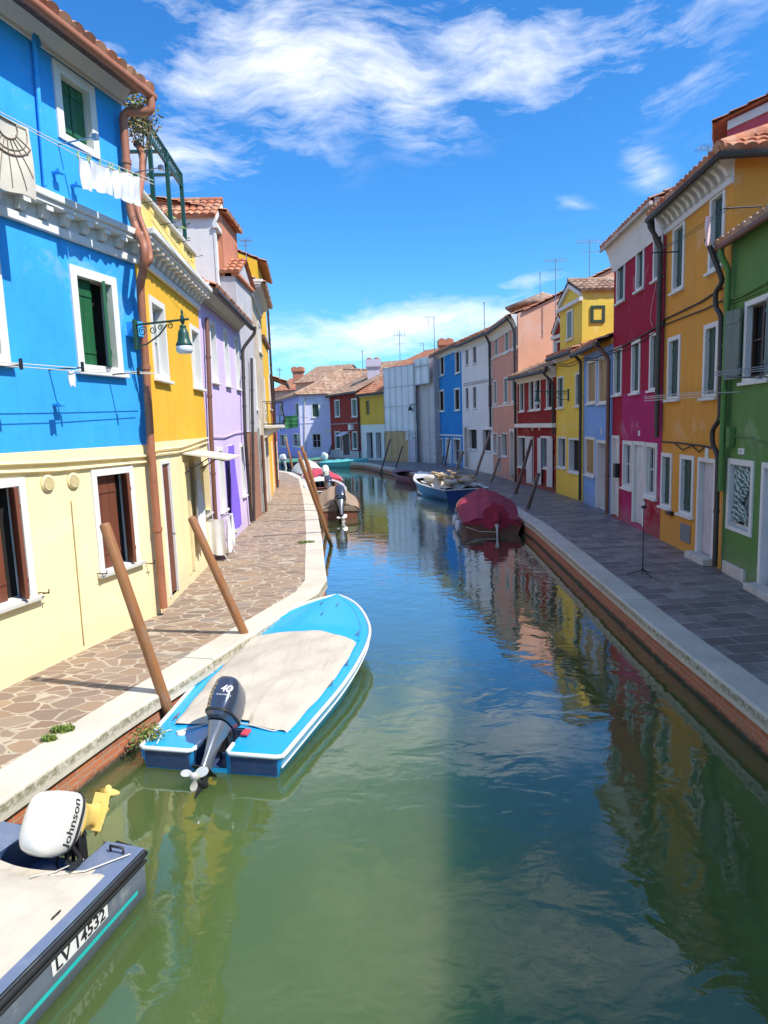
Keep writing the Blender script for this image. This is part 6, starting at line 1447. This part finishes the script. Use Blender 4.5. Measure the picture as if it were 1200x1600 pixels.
# ---- grey boat at the lower left corner
B2 = [(0, .66), (.2, .70), (.5, .72), (.75, .55), (.92, .22), (1, .03)]; S2 = [(0, .36), (.5, .40), (1, .55)]; W2 = [(0, .97), (.6, .93), (1, .4)]; L2 = 4.6
h2 = math.atan2(-.955, -.30); fwd = Vector((math.cos(h2), math.sin(h2))); prt = Vector((-fwd.y, fwd.x)); o2 = Vector((-1.80, 4.37))-prt*.68
b2 = empty('motor_boat', 'weathered grey boat with beige cover and white tilted outboard in the lower left corner', 'boat', (o2.x, o2.y, WZ), (0, 0, h2))
part('hull', hull_mesh(L2, B2, S2, W2, notch=(.30, .16)), [M['b_grey'], M['b_grey'], flat('hull_bottom_cream', (.45, .43, .36), .6)], b2)
dk = MB(); nw2 = .34; wx2 = .42
xs = [0, .14, .28, wx2]+[wx2+(L2-wx2)*i/30 for i in range(1, 31)]
for i in range(len(xs)-1):
    xa, xb = xs[i], xs[i+1]; ha, hb_ = interp(B2, xa/L2), interp(B2, xb/L2); za, zb_ = interp(S2, xa/L2)+.010, interp(S2, xb/L2)+.010
    for s_ in (-1, 1):
        ia, ib = (nw2, nw2) if xb <= wx2+1e-6 else (max(0, ha-.17), max(0, hb_-.17))
        dk.quad((xa, s_*ia, za), (xb, s_*ib, zb_), (xb, s_*hb_, zb_), (xa, s_*ha, za))
part('gunwale', dk, M['b_greydeck'], b2)
wl_ = MB()
for s_ in (-1, 1): wl_.box(.004, wx2+.3, s_*nw2-.012, s_*nw2+.012, .10, .366)
wl_.box(.004, wx2+.6, -nw2+.013, nw2-.013, .09, .11); part('motor_well', wl_, M['b_navy'], b2)
rr = MB()
for s_ in (1, -1):
    rr.tube([Vector((-.015, s_*.40, .35))]+[p+Vector((0, s_*.004, -.035)) for p in edge(L2, B2, S2, 0, 0, side=s_)], .023, 8); rr.tube([p+Vector((0, s_*.004, -.085)) for p in edge(L2, B2, S2, 0, 0, side=s_)], .012, 6)
part('rub_rail', rr, M['rub'], b2)
st = MB()
def hull_side(L, beam, sheer, wlf, x, f, side, off=.004):
    t = x/L; h = interp(beam, t); z = interp(sheer, t); w_ = interp(wlf, t); top = Vector((x, h*.985, z-.07)); mid = Vector((x, h*(w_+(1-w_)*.45), z*.45)); bot = Vector((x, h*w_, 0))
    p = top.lerp(mid, f*2) if f < .5 else mid.lerp(bot, f*2-1)
    return Vector((p.x, side*(p.y+off), p.z))
st.sheet(lambda s, t: hull_side(L2, B2, S2, W2, .10+s*3.6, .66+t*.10, 1), 40, 1); part('teal_stripe', st, flat('teal_paint', (.02, .48, .46), .5), b2)
pt_ = MB(); pt_.sheet(lambda s, t: hull_side(L2, B2, S2, W2, .42+s*.50, .10+t*.40, 1, .006), 8, 2); pl_ = part('registration_plate', pt_, M['b_white'], b2)
lt = MB(); vs, fs = textmesh('LV 14532', 1.0, 0, .02); mnx, mxx = min(v.x for v in vs), max(v.x for v in vs); mny, mxy = min(v.y for v in vs), max(v.y for v in vs)
lt.add([hull_side(L2, B2, S2, W2, .89-(v.x-mnx)/(mxx-mnx)*.44, .46-(v.y-mny)/(mxy-mny)*.32, 1, .010) for v in vs], fs); part('registration_text', lt, M['rub'], pl_)
cv_ = MB()
def cov2(s, t):
    q = s*2-1; x0 = .20+.28*(1-q*q); x = x0+(L2*.86-x0)*t; hw = max(.03, interp(B2, x/L2)-.085); z = interp(S2, x/L2)+.03+.10*(1-q*q)+.012*math.sin(x*6+q*3)*(1-abs(q)); 
    if abs(q) > .96: z -= .02
    if t < .02: z -= .05
    return (x, q*hw, z)
cv_.sheet(cov2, 36, 60); part('canvas_cover', cv_, M['canvas_cream'], b2)
ft = MB()
for x in (.75, 1.25, 1.75, 2.25): y = interp(B2, x/L2)-.12; h_ = interp(S2, x/L2)+.03; ft.tube([(x-.03, y, h_), (x-.03, y+.02, h_+.025), (x+.03, y+.02, h_+.025), (x+.03, y, h_)], .006, 5)
ft.tube([(.10, .45, .38), (.10, .45, .42), (.10, .56, .42), (.10, .56, .38)], .010, 6); part('cover_hook', ft, M['iron_blk'], b2)
rp_ = MB(); rp_.tube([(.10, .62, .385), (.35, .45, .40), (.52, .20, .43), (.60, -.2, .42)], .005, 6); rp_.tube([(.6, .25, .5), (.45, .30, .44), (.25, .35, .40)], .004, 5); part('rope', rp_, M['linew'], b2)
M['motor_white'] = flat('motor_white_gelcoat', (.74, .73, .69), .22, var=.03, bmp=0, coat=.5); M['yl'] = flat('motor_leg_yellow', (.80, .56, .16), .45)
mo, T_, bv = outboard(b2, .12, .14, .42, 58, .78, M['motor_white'], M['yl'], M['rub'], M['yl'], steer=0, leg=.46)
lt = MB(); a_ = dirv(T_, (-1, 0, 0)); u_ = dirv(T_, (0, 0, 1)); pside = dirv(T_, (0, 1, 0)); o_ = T_ @ Vector((-.17, .2, .27)); lettering(lt, 'Johnson', .098, o_, a_, u_, bv, pside, shear=.2, bold=.0015); part('maker_decal', lt, M['wire'], mo)
st = MB(); 

# ---- generic moored boats
def moored(label, loc, heading, L, hb, sh, hullm, deckm, kind, coverm=None, motor=None, group=None, transm=None, name='moored_boat', arch=.35):
    o = empty(name, label, 'boat', (loc[0], loc[1], WZ), (0, 0, heading), group)
    bt = [(0, hb*.86), (.3, hb), (.6, hb*.95), (.85, hb*.5), (1, .02)]; sn = [(0, sh*.85), (.5, sh), (1, sh*1.45)]; wf = [(0, .85), (.6, .78), (1, .2)]
    part('hull', hull_mesh(L, bt, sn, wf, 20), [M[hullm], M[hullm], M[hullm]], o)
    rr = MB()
    for s_ in (1, -1): rr.tube(edge(L, bt, sn, 0, 0, N=20, side=s_), .03, 6)
    rr.tube([(0, hb*.86, sh*.85), (0, -hb*.86, sh*.85)], .025, 6); part('rub_rail', rr, M[deckm], o)
    if kind == 'cover':
        c = MB()
        def fn(s, t):
            q = s*2-1; x = L*(-.01+.95*t); h = max(.02, interp(bt, min(1, x/L)))+.02; zz = interp(sn, max(0, x/L)); ridge = arch*math.sin(math.pi*(.18+.74*t))
            return (x+.02*math.sin(q*9), q*h, zz-.05*(abs(q) > .98)+ridge*(1-abs(q)**1.8)+.045*(abs(math.sin(t*14+q*.6))**3)*(1-q*q)+.015*math.sin(q*14+t*5))
        c.sheet(fn, 30, 40); part('canvas_cover', c, M[coverm], o)
        bk = MB(); n_ = 16; top = [fn(i/n_, 0) for i in range(n_+1)]; bk.poly([(p[0]+.02, p[1]*.97, p[2]-.01) for p in top]+[(0.01, -hb*.8, sh*.8)][:0]) if arch > .2 else None
        if bk.f: part('cover_flap', bk, M[coverm], o)
    else:
        d = MB(); N_ = 20
        for i in range(N_):
            ta, tb = i/N_, (i+1)/N_; ha, hb2 = interp(bt, ta), interp(bt, tb); za, zb_ = interp(sn, ta), interp(sn, tb)
            if ta >= .68: d.add([(L*ta, -ha, za), (L*ta, 0, za+.05), (L*ta, ha, za), (L*tb, hb2, zb_), (L*tb, 0, zb_+.05), (L*tb, -hb2, zb_)], [(0, 1, 4, 5), (1, 2, 3, 4)])
            else:
                for s_ in (1, -1): d.quad((L*ta, s_*ha, za+.004), (L*tb, s_*hb2, zb_+.004), (L*tb, s_*(hb2-.13), zb_+.004), (L*ta, s_*(ha-.13), za+.004)); d.quad((L*ta, s_*(ha-.13), za+.004), (L*tb, s_*(hb2-.13), zb_+.004), (L*tb, s_*(hb2-.16), .08), (L*ta, s_*(ha-.16), .08))
        part('deck', d, M[deckm], o); fl = MB(); fl.box(.05, L*.68, -hb*.75, hb*.75, .06, .08); 
        part('floor', fl, M['b_wood'], o); 
        for x in (L*.25, L*.5): q = MB(); q.box(x-.12, x+.12, -hb*.82, hb*.82, sh*.7, sh*.7+.03, 0, .005); part('thwart', q, M['b_wood'], o)
    if motor: outboard(o, -.03, motor.get('y', 0), sh*.85+.05, motor.get('tilt', 45), motor.get('sc', 1.0), M[motor.get('c', 'motor_grey')], M[motor.get('leg', 'motor_leg')], M['rub'], M['alu'], tiller=False)
    return o, bt, sn
def hdg(a, b_): return math.atan2(b_[1]-a[1], b_[0]-a[0])
# crimson covered boat on the right
rb, bt, sn = moored('wooden boat under a crimson canvas cover moored at the right quay', (3.22, 19.2), R(84), 7.4, 1.02, .42, 'b_wood', 'b_wood', 'cover', 'canvas_crimson', arch=.36)
fb = MB(); fb.sheet(lambda s, t: (-.06-.10*t*math.sin(s*math.pi), .28-.72*s+.0, .42+.52*(1-t)*(.5+.5*math.sin(s*math.pi))-.22*t+.03*math.sin(s*17)), 20, 14); part('hanging_flap', fb, M['canvas_crimson'], rb)
mo, T_, bv = outboard(rb, -.02, -.12, .26, 12, .62, M['canvas_crimson'], M['white_sh'], M['rub'], M['alu'], tiller=False)
mb = MB(); mb.tube([(-.03, .8, .25), (-.1, .4, .12), (-.15, -.1, .10)], .012, 5); part('rope', mb, M['linew'], rb)
for (x, y, lab) in ((.35, 1.02, 'white cylindrical fender nearer the stern of the crimson boat'), (1.5, 1.10, 'white fender on the middle of the crimson boat side')):
    mb = MB(); mb.lathe((0, 0, -.28), [(.02, .1), (.07, .14), (.085, .20), (.085, .36), (.06, .44), (.02, .47)], 12); mb.tube([(0, 0, .22), (0, -.03, .40)], .01, 5); c_, s2_ = math.cos(R(84)), math.sin(R(84))
    single('fender', mb, M['b_white'], lab, 'fender', (3.22+x*c_-y*s2_, 19.2+x*s2_+y*c_, WZ+.22), (0, 0, 0), 'white fenders on the crimson boat')
# blue cargo boat
a, b_ = (3.55, 27.6), (2.05, 33.0); cb, bt, sn = moored('dark blue cargo boat loaded with pale sacks and timber', a, hdg(a, b_), 6.2, 1.15, .62, 'b_royal', 'b_white', 'open')
 
c_, s2_ = math.cos(cb.rotation_euler.z), math.sin(cb.rotation_euler.z); cw_ = lambda x, y, z: (a[0]+x*c_-y*s2_, a[1]+x*s2_+y*c_, WZ+z)
mb = MB(); mb.sheet(lambda s, t: (.3+s*4.2, -.95+t*1.9, .58+.22*math.sin(t*math.pi)*math.sin(s*3.0)+.07*math.sin(s*19+t*7)+.05*math.sin(t*17+s*4)), 40, 20)
single('tarpaulin', mb, M['canvas_white'], 'crumpled white tarpaulin spread over the cargo boat', 'tarpaulin', cw_(0, 0, 0), cb.rotation_euler)
rnd = random.Random(4); M['timber'] = wood('pale_sawn_timber', (.62, .44, .24), (.48, .32, .16), .3)
for i in range(9):
    mb = MB(); Lp = rnd.uniform(1.2, 2.4); mb.box(-Lp/2, Lp/2, -.10, .10, 0, .06, 0, .006)
    single('timber_plank', mb, M['timber'], ['pale plank lying on the tarpaulin of the cargo boat', 'pale timber plank in the heap on the cargo boat'][0], 'plank', cw_(1.2+rnd.uniform(0, 1.8), rnd.uniform(-.55, .55), .84+.065*i*.5), (rnd.uniform(-.05, .05), rnd.uniform(-.08, .08), cb.rotation_euler.z+rnd.uniform(-.6, .6)), 'timber planks on the cargo boat')
for i, (x, y) in enumerate(((.6, .5), (1.0, -.5), (3.3, .3), (3.7, -.35), (2.6, .6))):
    mb = MB(); mb.sheet(lambda s, t: (.42*math.cos(s*6.283)*math.sin(t*3.1416), .30*math.sin(s*6.283)*math.sin(t*3.1416)+.02*math.sin(s*20), .16-.16*math.cos(t*3.1416)*1+.02*math.sin(s*12+t*7)), 18, 10)
    single('sack', mb, M['canvas_cream'] if i % 2 else M['canvas_white'], 'bulging pale sack on the cargo boat', 'sack', cw_(x, y, .68), (0, 0, cb.rotation_euler.z+i), 'sacks on the cargo boat')
moored('faded maroon rowing boat behind the cargo boat', (2.2, 36.2), hdg((2.2, 36.2), (.75, 41.2)), 4.8, .85, .42, 'b_maroon', 'b_maroon', 'open')
moored('teal boat with teal cover and small white outboard at the canal bend', (-4.75, 54.6), hdg((-4.75, 54.6), (-1.4, 52.0)), 4.6, .85, .50, 'b_teal', 'b_teal', 'cover', 'canvas_teal', dict(c='motor_white', leg='white_sh', sc=1.15, tilt=20), arch=.18)
moored('dark boat with green tarpaulin at the violet corner house', (-9.0, 57.2), hdg((-9.0, 57.2), (-4.6, 55.6)), 5.0, .9, .5, 'b_navy', 'b_wood', 'cover', 'canvas_green', arch=.22)
moored('dark open boat with white outboard in the side canal', (-8.6, 55.9), hdg((-8.6, 55.9), (-13, 57.5)), 4.6, .8, .5, 'b_navy', 'b_grey', 'open', None, dict(c='motor_white', leg='white_sh', sc=1.1, tilt=10))
# left row, sterns towards the viewer
moored('wooden boat with brown canvas cover and dark outboard, nearest of the far left row', (-1.58, 23.6), R(97), 5.6, .80, .42, 'b_wood', 'b_wood', 'cover', 'canvas_brown', dict(c='motor_grey', sc=1.25, tilt=42), arch=.42)
moored('grey open boat with tilted outboard behind the brown covered boat', (-2.5, 29.8), R(100), 5.0, .95, .5, 'b_grey', 'b_white', 'open', None, dict(c='motor_grey', leg='motor_leg', sc=1.1, tilt=60))
moored('boat with bright red cover and white outboard in the far left row', (-3.1, 35.6), R(103), 4.8, 1.05, .5, 'b_grey', 'b_white', 'cover', 'canvas_red', dict(c='motor_white', leg='white_sh', sc=1.2, tilt=40), arch=.40)
moored('boat with humped white cover, last of the far left row', (-4.35, 41.2), R(108), 4.6, .95, .5, 'b_wood', 'b_wood', 'cover', 'canvas_white', arch=.75)

# ================================================================== ROPES AND RINGS
def rope_thing(name, label, pts, r=.012, mat='linew', coil=None, group=None):
    o = Vector(pts[0]); mb = MB(); P = [Vector(p)-o for p in pts]; Q = []
    for i in range(len(P)-1):
        a, b_ = P[i], P[i+1]; sag = .10*(b_-a).length
        for k in range(6): t = k/6; Q.append(a.lerp(b_, t)-Vector((0, 0, sag*4*t*(1-t))))
    Q.append(P[-1]); mb.tube(Q, r, 6)
    if coil:
        c, ax, rr_ = coil; ax = Vector(ax).normalized(); x = ax.orthogonal().normalized(); y = ax.cross(x); c = Vector(c)-o
        mb.tube([c+ax*(k/12*.028)+(x*math.cos(k/12*6.283)+y*math.sin(k/12*6.283))*rr_ for k in range(37)], r, 6)
    return single(name, mb, M[mat], label, 'rope', o, group=group)
rb_ = [(gp(818, 816, -.1), (4.0, 19.5, 0.0)), (gp(800, 790, -.1), (4.05, 23.0, 0.1))]
for i, (a_, b2_) in enumerate(rb_): rope_thing('mooring_rope', ['pale rope from the crimson boat stern to its pole', 'pale rope from the crimson boat bow to the tall pole'][i], [a_+Vector((0, 0, .4)), Vector(b2_)], .012)
print('OBJECTS BUILT', len(bpy.data.objects))
